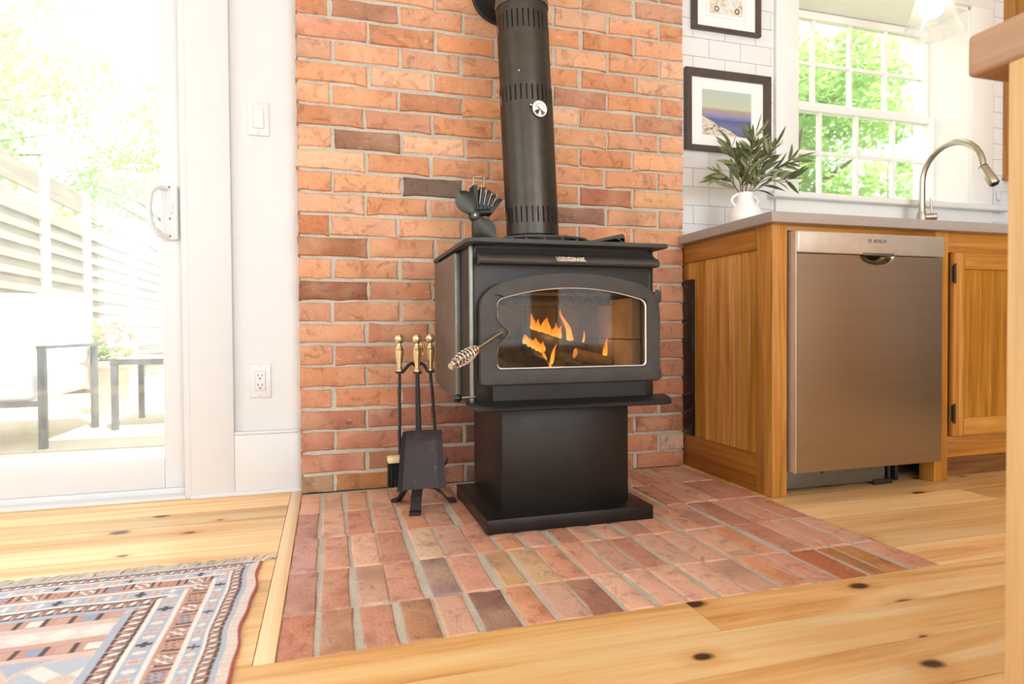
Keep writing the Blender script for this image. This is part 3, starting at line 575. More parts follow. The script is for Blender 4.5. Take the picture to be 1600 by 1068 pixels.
# ash lip
prof = [(-0.585, 0.362), (-0.640, 0.3575), (-0.664, 0.3555), (-0.676, 0.351), (-0.680, 0.345), (-0.676, 0.3415), (-0.664, 0.348), (-0.640, 0.3505), (-0.585, 0.355)]
b = nb(); n = 26; rings = []
for i in range(n + 1):
    u = i / n; x = 0.446 + (1.050 - 0.446) * u; e = min(u, 1 - u) * (1.050 - 0.446); k = 1 - max(0, 1 - e / 0.05) ** 2.2 * 0.55
    rings.append([b.verts.new((x, -0.585 + (y + 0.585) * k, z)) for y, z in prof])
for A, B in zip(rings, rings[1:]):
    for k in range(len(prof)): b.faces.new((A[k], A[(k + 1) % len(prof)], B[(k + 1) % len(prof)], B[k]))
b.faces.new(rings[0]); b.faces.new(rings[-1][::-1]); part('ash_lip', b, 'black', stove)
b = nb(); lathe(b, [(0, 0.080), (0.058, 0.080), (0.060, 0.078)], (0.748, -0.270, 0.794), (0, 0, 1), 32); part('flue_collar', b, 'cast', stove)
# what is inside
rl = random.Random(21)
def log(name, a, e, r, mat, label, cat='log'):
    a, e = Vector(a), Vector(e); d = (e - a); x, y = frame_of(d); b = nb(); rings = []; seg = 14; ph = rl.random() * 6
    for i in range(9):
        u = i / 8; c = a + d * u; rings.append([b.verts.new(c + (x * math.cos(2 * PI * k / seg) + y * math.sin(2 * PI * k / seg)) * r * (0.86 + 0.2 * math.sin(3 * 2 * PI * k / seg + ph) * 0.5 + rl.uniform(-0.08, 0.08))) for k in range(seg)])
    for A, B in zip(rings, rings[1:]):
        for k in range(seg): b.faces.new((A[k], A[(k + 1) % seg], B[(k + 1) % seg], B[k]))
    b.faces.new(rings[0][::-1]); b.faces.new(rings[-1])
    return single(name, b, mat, label, cat, 'logs burning in the stove', a)
log('firewood_log', (0.655, -0.40, 0.548), (0.885, -0.37, 0.490), 0.026, 'char', 'charred black log lying slanted across the fire')
log('firewood_log', (0.690, -0.47, 0.446), (0.745, -0.212, 0.522), 0.038, 'char', 'burnt log under the slanted charred log')
log('firewood_log', (0.800, -0.47, 0.434), (0.900, -0.30, 0.448), 0.028, 'char', 'ash-covered log behind the split brown log')
log('firewood_log', (0.828, -0.432, 0.480), (0.949, -0.427, 0.453), 0.019, 'logwood', 'split brown log near the hinge side of the firebox')
log('firewood_log', (0.750, -0.545, 0.424), (0.870, -0.53, 0.425), 0.019, 'logwood', 'short log end at the front of the ash bed')
b = nb(); nx_, ny_ = 48, 36; V = []
for j in range(ny_ + 1):
    for i in range(nx_ + 1):
        x = 0.534 + 0.426 * i / nx_; y = -0.575 + 0.39 * j / ny_; z = 0.404 + 0.034 * (j / ny_) + 0.018 * (0.5 + 0.5 * math.sin(x * 37 + 1.3 * math.sin(y * 29))) * (0.4 + 0.6 * j / ny_) + rl.uniform(0, 0.006) + 0.03 * math.exp(-((x - 0.62) / 0.07) ** 2) * (j / ny_)
        V.append(b.verts.new((x, y, z)))
for j in range(ny_):
    for i in range(nx_): k = j * (nx_ + 1) + i; b.faces.new((V[k], V[k + 1], V[k + nx_ + 2], V[k + nx_ + 1]))
ash = single('ash_bed', b, 'ash', 'grey ash bed covering the stove floor', 'ash', None, (0.75, -0.4, 0.40)); ash['kind'] = 'stuff'
fire = thing('fire', 'orange flames rising from the logs behind the stove glass', 'fire', (0.75, -0.40, 0.47))
def flame(x, y, z, h, wd, lean=0.0, wob=0.3, ph=0.0, tw=0.5):
    b = nb(); n = 12; rings = []; seg = 10
    for i in range(n + 1):
        u = i / n; r = wd * (math.sin(PI * min(1, (u * 0.86 + 0.14))) ** 0.8) * (1 - u * 0.55) * (1 if u < 0.999 else 0.02)
        cx = x + lean * u * h + math.sin(u * 5 + ph) * wob * wd * u; cy = y + math.cos(u * 4 + ph) * 0.2 * wd * u
        rings.append([b.verts.new((cx + math.cos(2 * PI * k / seg) * r, cy + math.sin(2 * PI * k / seg) * r * tw, z + h * u)) for k in range(seg)])
    for A, B in zip(rings, rings[1:]):
        for k in range(seg): b.faces.new((A[k], A[(k + 1) % seg], B[(k + 1) % seg], B[k]))
    b.faces.new(rings[0][::-1]); b.faces.new(rings[-1]); part('flame', b, 'flame', fire)
for a in ((0.695, -0.40, 0.548, 0.060, 0.010, 0.15, 0.8, 0.3), (0.716, -0.405, 0.540, 0.050, 0.010, 0.1, 0.6, 1.2), (0.733, -0.40, 0.532, 0.062, 0.012, 0.18, 0.7, 2.1), (0.752, -0.395, 0.527, 0.068, 0.012, 0.05, 0.6, 0.7), (0.768, -0.40, 0.524, 0.045, 0.013, 0.1, 0.5, 3.0), (0.786, -0.398, 0.520, 0.050, 0.011, 0.22, 0.6, 1.9),
          (0.822, -0.395, 0.508, 0.112, 0.012, -0.12, 1.6, 0.4), (0.832, -0.390, 0.505, 0.040, 0.008, 0.1, 0.4, 0.0), (0.928, -0.428, 0.468, 0.040, 0.010, 0.2, 0.5, 1.0), (0.936, -0.424, 0.470, 0.062, 0.006, 0.1, 0.8, 2.0), (0.880, -0.37, 0.508, 0.044, 0.005, 0.2, 0.6, 0.0),
          (0.668, -0.425, 0.512, 0.030, 0.014, 0.1, 0.3, 0.2), (0.695, -0.43, 0.497, 0.034, 0.016, 0.25, 0.3, 0.9), (0.718, -0.432, 0.485, 0.034, 0.014, 0.2, 0.3, 1.4), (0.728, -0.44, 0.450, 0.050, 0.008, -0.2, 0.5, 0.4), (0.746, -0.44, 0.448, 0.066, 0.008, 0.25, 0.5, 2.4), (0.736, -0.45, 0.436, 0.020, 0.009, 0.0, 0.2, 0.0)): flame(*a)

gl = lamp('fire_glow', 'POINT', 1.6, (0, -0.02, 0.06), (0, 0, 0), (1.0, 0.55, 0.22)); gl.data.shadow_soft_size = 0.05; gl.parent = fire
for a in ((0.706, -0.402, 0.546, 0.040, 0.009, 0.1, 0.5, 0.8), (0.742, -0.40, 0.530, 0.050, 0.012, 0.0, 0.6, 1.6), (0.760, -0.40, 0.526, 0.036, 0.012, 0.2, 0.5, 2.6), (0.777, -0.40, 0.522, 0.056, 0.010, 0.1, 0.6, 0.2), (0.682, -0.43, 0.503, 0.026, 0.016, 0.2, 0.3, 0.5), (0.707, -0.432, 0.490, 0.028, 0.016, 0.2, 0.3, 1.0)): flame(*a)
# ---- stove pipe (it leans a little to the left)
pipe = thing('stove_pipe', 'dark steel flue pipe with slotted bands rising from the stove', 'flue pipe', (0.748, -0.27, 0.80))
def pax(z): return Vector((0.7482 - 0.0448 * (z - 0.80), -0.270, z))
def sleeve(z0, z1, r, slots, seg=120):
    zs = sorted(set([z0, z0 + 0.004, z1 - 0.004, z1] + [v for s in slots for v in s])); b = nb(); rings = []
    for z in zs: rings.append([b.verts.new(pax(z) + Vector((r * math.cos(2 * PI * k / seg), r * math.sin(2 * PI * k / seg), 0))) for k in range(seg)])
    for (za, zb), A, B in zip(zip(zs, zs[1:]), rings, rings[1:]):
        sl = any(abs(za - s[0]) < 1e-6 for s in slots)
        for k in range(seg):
            if sl and k % 4 == 0: continue
            b.faces.new((A[k], A[(k + 1) % seg], B[(k + 1) % seg], B[k]))
    bmesh.ops.solidify(b, geom=b.faces[:], thickness=0.002); return b
part('lower_sleeve', sleeve(0.862, 1.340, 0.0865, [(0.897, 0.948), (1.283, 1.331)]), 'pipe', pipe)
part('upper_sleeve', sleeve(1.334, 1.600, 0.0845, [(1.510, 1.566)]), 'pipe', pipe)
b = nb(); tube(b, [pax(1.597), pax(1.615)], 0.0875, 48); tube(b, [pax(1.615), pax(1.64)], 0.0850, 48); part('upper_section', b, 'pipe', pipe)
b = nb(); tube(b, [pax(0.80), pax(1.60)], 0.076, 40); part('inner_flue', b, 'black', pipe)
e0 = pax(1.64); pts = [e0 + Vector((0, 0.14 * (1 - math.cos(a)), 0.14 * math.sin(a))) for a in [PI / 2 * k / 6 for k in range(7)]] + [Vector((e0.x, -0.004, e0.z + 0.14))]
b = nb(); tube(b, pts, [0.085] * 5 + [0.078, 0.066, 0.062], 40); part('elbow', b, 'pipe', pipe)
b = nb(); lathe(b, [(0, 0.107), (0.010, 0.107), (0.014, 0.103)], (e0.x, -0.003, e0.z + 0.14), (0, -1, 0), 64); part('wall_collar', b, 'black', pipe)
for zz, a in ((1.372, -2.10), (1.372, -0.2), (1.05, -1.3)):
    dv = Vector((math.cos(a), math.sin(a), 0)); b = nb(); lathe(b, [(0, 0.0038), (0.003, 0.0025)], pax(zz) + dv * (0.0845 if zz > 1.3 else 0.0865), dv, 10); part('screw', b, 'chrome' if zz > 1.3 else 'pipe', pipe)
dv = Vector((math.cos(-1.44), math.sin(-1.44), 0)); gp = pax(1.251) + dv * 0.0863
gauge = thing('stove_thermometer', 'round silver magnetic thermometer on the flue pipe', 'thermometer', tuple(gp))
b = nb(); lathe(b, [(0, 0.024), (0.006, 0.0255), (0.009, 0.0255)], gp, dv, 32); part('case', b, 'chrome', gauge)
gx = Vector((-dv.y, dv.x, 0)); gc = gp + dv * 0.0092
b = nb(); lathe(b, [(0, 0.023), (0.0006, 0.023)], gc, dv, 32); part('dial', b, 'ceramic', gauge)
for a0, a1, m in ((205, 250, 'dark_plastic'), (285, 335, 'grey_plastic')):
    P = [gc + dv * 0.0012] + [gc + dv * 0.0012 + (gx * math.cos(math.radians(a)) + Vector((0, 0, 1)) * math.sin(math.radians(a))) * 0.021 for a in range(a0, a1 + 1, 9)]
    b = nb(); prism(b, P, dv * 0.0004); part('dial_zone', b, m, gauge)
b = nb(); tube(b, [gc + dv * 0.002, gc + dv * 0.002 - gx * 0.011 + Vector((0, 0, 0.007))], 0.0011, 6); part('needle', b, 'dark_plastic', gauge)
for k in range(7):
    a = math.radians(20 + k * 23); q = gc + dv * 0.001 + (gx * math.cos(a) + Vector((0, 0, 1)) * math.sin(a)) * 0.0165; b = nb(); bmesh.ops.create_uvsphere(b, u_segments=8, v_segments=5, radius=0.0016, matrix=Matrix.Translation(q)); part('dial_mark', b, 'dark_plastic', gauge)
b = nb(); bmesh.ops.create_uvsphere(b, u_segments=10, v_segments=6, radius=0.004, matrix=Matrix.Translation(gp + dv * 0.004 - gx * 0.029 + Vector((0, 0, 0.010)))); tube(b, [gp + dv * 0.004 - gx * 0.029 + Vector((0, 0, 0.010)), gp + dv * 0.004 - gx * 0.022 + Vector((0, 0, 0.008))], 0.002, 8); part('hook_stud', b, 'chrome', gauge)

# ---- heat powered fan on the stove top
ZT = 0.796
fan = thing('stove_fan', 'black heat-powered stove fan with broad blades on the stove top', 'stove fan', (0.560, -0.225, ZT))
b = nb(); box(b, 0.530, 0.605, -0.235, -0.175, ZT, ZT + 0.012, 0.003); box(b, 0.556, 0.590, -0.222, -0.188, ZT + 0.010, 0.950, 0.006); part('base_block', b, 'black', fan)
for i in range(5):
    b = nb(); a = math.radians(-4 + i * 10); c0 = Vector((0.568 + i * 0.0095, -0.20, 0.932)); dx = Vector((math.sin(a), 0, math.cos(a))); nx = Vector((math.cos(a), 0, -math.sin(a)))
    L0, L1, t2, dp = 0.012, 0.100 - 0.007 * i, 0.0062, 0.030
    vs = [c0 + dx * l + nx * (s * t2) + Vector((0, q * dp, 0)) for l in (L0, L1) for q in (-1, 1) for s in (-1, 1)]
    V = [b.verts.new(v) for v in vs]
    for f in ((0, 1, 3, 2), (4, 6, 7, 5), (0, 4, 5, 1), (2, 3, 7, 6), (0, 2, 6, 4), (1, 5, 7, 3)): b.faces.new([V[i_] for i_ in f])
    part('cooling_fin', b, 'black', fan)
b = nb(); tube(b, [(0.560, -0.228, 0.940), (0.612, -0.228, 0.945)], 0.012, 12); part('fin_mount', b, 'black', fan)
hub = Vector((0.553, -0.258, 0.926)); fd = Vector((-0.18, -1, 0)).normalized()
b = nb(); lathe(b, [(-0.006, 0.020), (-0.03, 0.020), (-0.045, 0.016)], hub, fd, 20); part('motor', b, 'gloss_black', fan)
b = nb(); lathe(b, [(-0.008, 0.0145), (0.004, 0.0145), (0.007, 0.011)], hub, fd, 20); hb = part('hub', b, 'cast', fan)
b = nb(); lathe(b, [(0.006, 0.005), (0.010, 0.004)], hub, fd, 12); part('bolt', b, 'chrome', hb)
fx = Vector((0, 0, 1)).cross(fd).normalized()
fx = fx if fx.x > 0 else -fx
for ang, sz in ((122, 0.094), (-54, 0.098)):
    ca, sa = math.cos(math.radians(ang)), math.sin(math.radians(ang)); du = fx * ca + Vector((0, 0, 1)) * sa; dv2 = -fx * sa + Vector((0, 0, 1)) * ca
    b = nb(); nl, nw = 12, 6; G = []
    for i in range(nl + 1):
        u = i / nl; hw = 0.011 + 0.024 * math.sin(PI * min(1, u * 1.02) ** 1.15) ** 0.8 if u < 0.97 else 0.010
        hw = hw if u < 1 else 0.004
        for j in range(nw + 1):
            v = j / nw * 2 - 1; G.append(b.verts.new(hub + du * (0.008 + (sz - 0.008) * u) + dv2 * (hw * v) + fd * (0.010 * v * u - 0.006 * v * v)))
    for i in range(nl):
        for j in range(nw): k = i * (nw + 1) + j; b.faces.new((G[k], G[k + 1], G[k + nw + 2], G[k + nw + 1]))
    bmesh.ops.solidify(b, geom=b.faces[:], thickness=0.0016); part('blade', b, 'blade_metal', fan)
b = nb(); tube(b, [(0.5585, -0.215, 1.030), (0.5600, -0.215, 1.058), (0.5625, -0.215, 1.062), (0.5935, -0.215, 1.062), (0.596, -0.215, 1.058), (0.5945, -0.215, 1.030)], 0.0021, 8); part('wire_handle', b, 'chrome', fan)
for i in range(4): b = nb(); x = 0.586 + i * 0.014; tube(b, [(x - 0.004 + i * 0.004, -0.236, 1.030 - i * 0.009), (x - 0.012, -0.236, 0.968 - i * 0.002)], 0.0017, 6); part('guard_wire', b, 'chrome', fan)
b = nb(); tube(b, [(0.566, -0.237, 1.022), (0.590, -0.238, 1.022), (0.612, -0.238, 1.010), (0.632, -0.237, 0.992)], 0.0017, 6); part('guard_wire', b, 'chrome', fan)

# ---- cast iron trivet and lid lifter on the stove top
tv = thing('cast_iron_trivet', 'pierced cast iron trivet with bright rim in front of the flue', 'trivet', (0.727, -0.44, ZT))
b = nb(); n = 44; outp = [(0.727 + 0.132 * math.cos(2 * PI * k / n), -0.450 + 0.075 * math.sin(2 * PI * k / n), ZT + 0.028) for k in range(n)]; inp = [(0.727 + 0.095 * math.cos(2 * PI * k / n), -0.450 + 0.045 * math.sin(2 * PI * k / n), ZT + 0.030) for k in range(n)]
ring_prism(b, outp, inp, (0, 0, 0.006)); part('rim', b, 'cast', tv)
for k in range(14):
    a = 2 * PI * k / 14; b = nb(); x, y = 0.727 + 0.126 * math.cos(a), -0.450 + 0.070 * math.sin(a); lathe(b, [(0, 0.005), (0.014, 0.0035), (0.030, 0.006)], (x, y, ZT), (0, 0, 1), 8); part('scroll_post', b, 'cast', tv)
for s in (-1, 0, 1): b = nb(); tube(b, [(0.727 - 0.10, -0.45 + s * 0.02, ZT + 0.031), (0.727 + 0.10, -0.45 + s * 0.02, ZT + 0.031)], 0.004, 8); part('bar', b, 'cast', tv)
ll = thing('lid_lifter', 'flat black iron lid lifter leaning up on the stove top', 'lid lifter', (0.93, -0.42, ZT))
b = nb(); prism(b, [(0.868, -0.45, ZT + 0.032), (0.905, -0.45, ZT + 0.040), (0.955, -0.45, ZT + 0.052), (0.984, -0.45, ZT + 0.058), (0.991, -0.45, ZT + 0.052), (0.991, -0.45, ZT + 0.030), (0.985, -0.45, ZT + 0.036), (0.960, -0.45, ZT + 0.044), (0.905, -0.45, ZT + 0.032), (0.868, -0.45, ZT + 0.026)], (0, 0.10, 0), 0.0015); part('grip', b, 'cast', ll)
b = nb(); prism(b, [(0.862, -0.44, ZT + 0.036), (0.878, -0.44, ZT + 0.036), (0.906, -0.44, ZT), (0.862, -0.44, ZT)], (0, 0.05, 0), 0.001); box(b, 0.975, 0.991, -0.45, -0.35, ZT, ZT + 0.045, 0.001); part('foot', b, 'black', ll)

# ---- fireplace tool set
TC = Vector((0.362, -0.255, 0))
st = thing('tool_stand', 'black three-legged fireplace tool stand with hooked crossbar', 'tool stand', tuple(TC))
for fx_, fy_ in ((0.334, -0.374), (0.292, -0.188), (0.482, -0.250)):
    dvec = Vector((fx_, fy_, 0)) - TC; b = nb(); nrm = Vector((-dvec.y, dvec.x, 0)).normalized(); L = dvec.length; dn = dvec.normalized(); A = []
    prof = [(0.0, 0.066), (0.22, 0.066), (0.42, 0.058), (0.60, 0.042), (0.72, 0.024), (0.82, 0.0115), (0.90, 0.0105), (1.0, 0.0105)]
    for u, z in prof:
        c0 = TC + dn * (L * u) + Vector((0, 0, z)); hw = 0.0165
        A.append([b.verts.new(c0 + nrm * hw), b.verts.new(c0 - nrm * hw), b.verts.new(c0 - nrm * hw - Vector((0, 0, 0.0105))), b.verts.new(c0 + nrm * hw - Vector((0, 0, 0.0105)))])
    for P, Q in zip(A, A[1:]):
        for k in range(4): b.faces.new((P[k], P[(k + 1) % 4], Q[(k + 1) % 4], Q[k]))
    b.faces.new(A[0][::-1]); b.faces.new(A[-1]); part('leg', b, 'black', st)
b = nb(); tube(b, [(TC.x, TC.y, 0.054), (TC.x, TC.y, 0.50)], 0.0068, 12); part('pole', b, 'black', st)
b = nb(); lathe(b, [(0, 0.010), (0.012, 0.006), (0.02, 0.011), (0.03, 0.012), (0.038, 0.006)], (TC.x + 0.012, TC.y, 0.478), (0, 0, 1), 16); part('finial', b, 'brass', st)
hooks = {'left': (0.3055, -0.262), 'mid': (0.356, -0.300), 'right': (0.4035, -0.258)}
for k, (hx, hy) in hooks.items():
    h = Vector((hx, hy, 0.424)); b = nb(); c0 = Vector((TC.x, TC.y, 0.440)); mid = (c0 + h) / 2 + Vector((0, 0, 0.014)); P = [c0, c0 + (mid - c0) * 0.6 + Vector((0, 0, 0.008)), mid, h + (c0 - h) * 0.22, h]
    tube(b, P, 0.0055, 8); lathe(b, [(-0.003, 0.013), (0.003, 0.013)], h, (0, 0, 1), 14); part('hook', b, 'black', st)
HPROF = [(0.0, 0.0125), (0.004, 0.0125), (0.010, 0.0075), (0.022, 0.0085), (0.045, 0.0125), (0.060, 0.0140), (0.064, 0.0145), (0.067, 0.0125), (0.070, 0.0142), (0.074, 0.012), (0.080, 0.0075), (0.086, 0.0070), (0.090, 0.0105), (0.094, 0.0135), (0.101, 0.0150), (0.108, 0.0140), (0.114, 0.0090), (0.117, 0.002)]
def tool(name, label, cat, hk, grp='tools hanging on the stand'):
    hx, hy = hooks[hk]; t = thing(name, label, cat, (hx, hy, 0.43), grp); b = nb(); lathe(b, HPROF, (hx, hy, 0.428), (0, 0, 1), 20); part('handle', b, 'brass', t); return t, hx, hy
t1, hx, hy = tool('hearth_brush', 'hearth brush with brass handle and black bristles', 'brush', 'left')
b = nb(); tube(b, [(hx, hy, 0.43), (hx - 0.002, hy, 0.165)], 0.0048, 10); part('rod', b, 'black', t1)
b = nb(); box(b, 0.266, 0.322, -0.272, -0.236, 0.140, 0.160, 0.004); part('brush_block', b, 'pale_wood', t1)
b = nb()
rbz = random.Random(4)
for k in range(160):
    x, y = rbz.uniform(0.269, 0.319), rbz.uniform(-0.269, -0.239); tube(b, [(x, y, 0.142), (x + (x - 0.294) * 0.08, y + rbz.uniform(-0.003, 0.003), rbz.uniform(0.064, 0.074))], 0.0022, 4)
part('bristles', b, 'bristle', t1)['kind'] = 'stuff'
t2, hx, hy = tool('fire_shovel', 'black fire shovel with scratched pan and brass handle', 'shovel', 'mid')
b = nb(); tube(b, [(hx, hy, 0.43), (hx + 0.006, hy, 0.235)], 0.0056, 10); part('rod', b, 'black', t2)
b = nb(); P = []
nu, nv = 8, 8
for i in range(nv + 1):
    v = i / nv; z = 0.252 - 0.188 * v; hw = 0.060 + 0.016 * v
    for j in range(nu + 1):
        u = j / nu * 2 - 1; rim = 0.022 * max(0, (abs(u) - 0.72) / 0.28) ** 1.2 + 0.024 * max(0, (0.14 - v) / 0.14)
        P.append(b.verts.new((0.362 + hw * u, -0.318 - rim + 0.006 * v, z)))
for i in range(nv):
    for j in range(nu): k = i * (nu + 1) + j; b.faces.new((P[k], P[k + 1], P[k + nu + 2], P[k + nu + 1]))
bmesh.ops.solidify(b, geom=b.faces[:], thickness=0.0018)
tm = NT('scratched_iron'); pz = tm.pos(); s1 = tm.noise(tm.scl(pz, (70, 70, 14)), 1, 4, 0.7); s2 = tm.noise(pz, 26, 4, 0.7)
cc = tm.mix(tm.ramp(s1, [(0.66, (0, 0, 0, 1)), (0.70, (0.8, 0.8, 0.8, 1))]), srgb(108, 103, 104), srgb(206, 198, 196)); cc = tm.mix(tm.ramp(s2, [(0.64, (0, 0, 0, 1)), (0.7, (0.7, 0.7, 0.7, 1))]), cc, srgb(170, 160, 160))
tm.base(cc); tm.set(Roughness=0.55, Metallic=0.3); part('pan', b, tm.m, t2)
t3, hx, hy = tool('fire_poker', 'black fire poker with curved hook tip and brass handle', 'poker', 'right')
b = nb(); tube(b, [(hx, hy, 0.43), (hx + 0.012, hy, 0.25), (hx + 0.022, hy - 0.002, 0.145), (hx + 0.026, hy - 0.003, 0.105), (hx + 0.030, hy - 0.003, 0.085)], [0.0048, 0.0048, 0.005, 0.005, 0.002], 10); rd = part('rod', b, 'black', t3)
b = nb(); tube(b, [(hx + 0.022, hy - 0.002, 0.125), (hx + 0.036, hy - 0.003, 0.121), (hx + 0.047, hy - 0.003, 0.130), (hx + 0.051, hy - 0.003, 0.148)], [0.005, 0.005, 0.0045, 0.0012], 10); part('hook_tip', b, 'black', rd)

# ================================================================== KITCHEN RUN
CF = -0.530                                        # cabinet face plane
CT, CB = 0.9285, 0.8945                            # worktop top / underside
PX = 1.480                                         # face of the end panel
ep = thing('cabinet_end_panel', 'honey wood panelled cabinet end facing the brick hearth', 'cabinet end', (1.50, -0.27, 0))
b = nb(); box(b, PX - 0.004, 1.534, CF - 0.002, CF + 0.075, 0.001, CB, 0.002); part('corner_post', b, 'oak_v', ep)
b = nb(); box(b, PX, PX + 0.022, CF + 0.073, -0.001, 0.001, 0.124, 0.002); part('bottom_rail', b, 'oak_y', ep)
b = nb(); box(b, PX, PX + 0.022, CF + 0.073, -0.001, 0.822, CB, 0.002); part('top_rail', b, 'oak_y', ep)
b = nb(); box(b, 1.486, 1.512, -0.012, YW, 0.001, CB); part('back_cleat', b, 'oak_v', ep)
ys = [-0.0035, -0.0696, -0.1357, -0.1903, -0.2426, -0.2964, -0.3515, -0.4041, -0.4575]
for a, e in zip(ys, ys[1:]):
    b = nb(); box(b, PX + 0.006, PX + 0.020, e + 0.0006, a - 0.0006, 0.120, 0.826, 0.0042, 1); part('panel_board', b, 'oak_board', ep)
b = nb(); tube(b, [(PX + 0.004, -0.004, 0.822), (PX + 0.004, CF + 0.075, 0.822)], 0.0045, 8); part('moulding', b, 'oak_y', ep)
b = nb(); tube(b, [(PX + 0.004, -0.004, 0.1245), (PX + 0.004, CF + 0.075, 0.1245)], 0.0045, 8); part('moulding', b, 'oak_y', ep)
b = nb(); tube(b, [(PX + 0.004, CF + 0.076, 0.1245), (PX + 0.004, CF + 0.076, 0.822)], 0.0045, 8); part('moulding', b, 'oak_v', ep)
b = nb(); box(b, 1.4755, 1.4865, -0.069, -0.0025, 0.130, 0.750, 0.001); single('black_shield', b, 'gloss_black', 'narrow glossy black sheet on the cabinet end beside the brick', 'panel', None, (1.48, -0.03, 0.13))
# worktop
b = nb(); prism(b, [(1.452, CF - 0.028, CB), (3.75, CF - 0.028, CB), (3.75, YW, CB), (1.480, YW, CB), (1.480, -0.0035, CB), (1.452, -0.0035, CB)], (0, 0, CT - CB), 0.0025); single('worktop', b, 'quartz', 'taupe stone worktop along the kitchen window', 'worktop', None, (2.5, -0.25, CB))
# dishwasher
dwx0, dwx1, DF = 1.5405, 2.160, -0.562
dw = thing('dishwasher', 'stainless steel dishwasher with pale control strip between wooden posts', 'dishwasher', (1.855, -0.30, 0))
b = nb(); box(b, 1.552, 2.155, -0.515, 0.03, 0.085, 0.868); part('tub', b, 'dark_plastic', dw)
b = nb(); nseg = 24; V0 = []; V1 = []
for (zz) in (0.082, 0.7965): pass
box(b, dwx0 + 0.004, dwx1, DF + 0.024, DF + 0.040, 0.082, 0.7955)
NX_, NZ_ = 96, 44; xs_ = [dwx0 + 0.004 + (dwx1 - dwx0 - 0.004) * i / NX_ for i in range(NX_ + 1)]; zs_ = [0.082 + 0.64 * j / 6 for j in range(6)] + [0.722 + 0.0735 * j / (NZ_ - 6) for j in range(NZ_ - 5)]
G = []
for z_ in zs_:
    for x_ in xs_:
        q_ = 1 - ((x_ - 1.872) / 0.068) ** 2 - ((z_ - 0.7955) / 0.030) ** 2; G.append(b.verts.new((x_, DF + (0.020 * min(1, q_ * 1.6) if q_ > 0 else 0), z_)))
for j in range(len(zs_) - 1):
    for i in range(NX_): k = j * (NX_ + 1) + i; b.faces.new((G[k], G[k + 1], G[k + NX_ + 2], G[k + NX_ + 1]))
rim_ = [G[i] for i in range(NX_ + 1)] + [G[(j + 1) * (NX_ + 1) - 1] for j in range(1, len(zs_))] + [G[(len(zs_) - 1) * (NX_ + 1) + i] for i in range(NX_ - 1, -1, -1)] + [G[j * (NX_ + 1)] for j in range(len(zs_) - 2, 0, -1)]
bk_ = [b.verts.new((v.co.x, DF + 0.025, v.co.z)) for v in rim_]
for i in range(len(rim_)): j = (i + 1) % len(rim_); b.faces.new((rim_[i], rim_[j], bk_[j], bk_[i]))
part('door', b, 'steel', dw)
b = nb(); box(b, dwx0, dwx0 + 0.0045, DF - 0.001, DF + 0.042, 0.082, 0.869, 0.001); part('door_edge', b, 'steel_light', dw)
b = nb(); box(b, dwx0 + 0.004, dwx1 + 0.004, DF - 0.006, DF + 0.040, 0.798, 0.869, 0.005, 3); cs = part('control_strip', b, 'steel_light', dw)
cxh = 1.872
b = nb(); box(b, cxh - 0.066, cxh + 0.066, DF - 0.0075, DF + 0.004, 0.7965, 0.8045, 0.001); part('handle_lip', b, 'grey_plastic', cs)
def text(name, s, size, loc, mat, parent):
    cu = bpy.data.curves.new(name, 'FONT'); cu.body = s; cu.size = size; cu.extrude = 0.0003; cu.align_x = 'LEFT'
    o = bpy.data.objects.new(name, cu); C.objects.link(o); dg = bpy.context.evaluated_depsgraph_get(); me = bpy.data.meshes.new_from_object(o.evaluated_get(dg)); bpy.data.objects.remove(o)
    me.transform(Matrix.Translation(Vector(loc)) @ Matrix.Rotation(PI / 2, 4, 'X')); me.transform(Matrix.Translation(-origin(parent))); me.materials.clear(); me.materials.append(M_[mat])
    q = bpy.data.objects.new(name, me); C.objects.link(q); q.parent = parent; return q
text('lettering', 'BOSCH', 0.0165, (1.850, DF - 0.0065, 0.8385), 'print', cs)
b = nb(); n = 20; oc_ = Vector((1.835, DF - 0.0066, 0.8442))
ring_prism(b, [oc_ + Vector((0.0072 * math.cos(2 * PI * k / n), 0, 0.0072 * math.sin(2 * PI * k / n))) for k in range(n)], [oc_ + Vector((0.0060 * math.cos(2 * PI * k / n), 0, 0.0060 * math.sin(2 * PI * k / n))) for k in range(n)], (0, 0.0006, 0))
for s in (-1, 1): box(b, oc_.x + s * 0.0026 - 0.0005, oc_.x + s * 0.0026 + 0.0005, oc_.y, oc_.y + 0.0006, oc_.z - 0.0036, oc_.z + 0.0036)
box(b, oc_.x - 0.0026, oc_.x + 0.0026, oc_.y, oc_.y + 0.0006, oc_.z - 0.0005, oc_.z + 0.0005); part('round_emblem', b, 'print', cs)
b = nb(); box(b, 1.545, 1.985, -0.490, -0.475, 0.012, 0.084, 0.001); kp = part('kick_plate', b, 'grey_plastic', dw)
b = nb(); lathe(b, [(0, 0.007), (0.001, 0.007)], (1.712, -0.4905, 0.062), (0, -1, 0), 16); part('bolt_hole', b, 'dark_plastic', kp)
for x in (1.995, 2.02, 2.055): b = nb(); box(b, x, x + 0.014, -0.47, -0.44, 0.001, 0.088, 0.001); part('levelling_leg', b, 'dark_plastic', dw)
b = nb(); box(b, 1.93, 2.01, -0.50, -0.47, 0.001, 0.018, 0.001); part('foot_bracket', b, 'dark_plastic', dw)
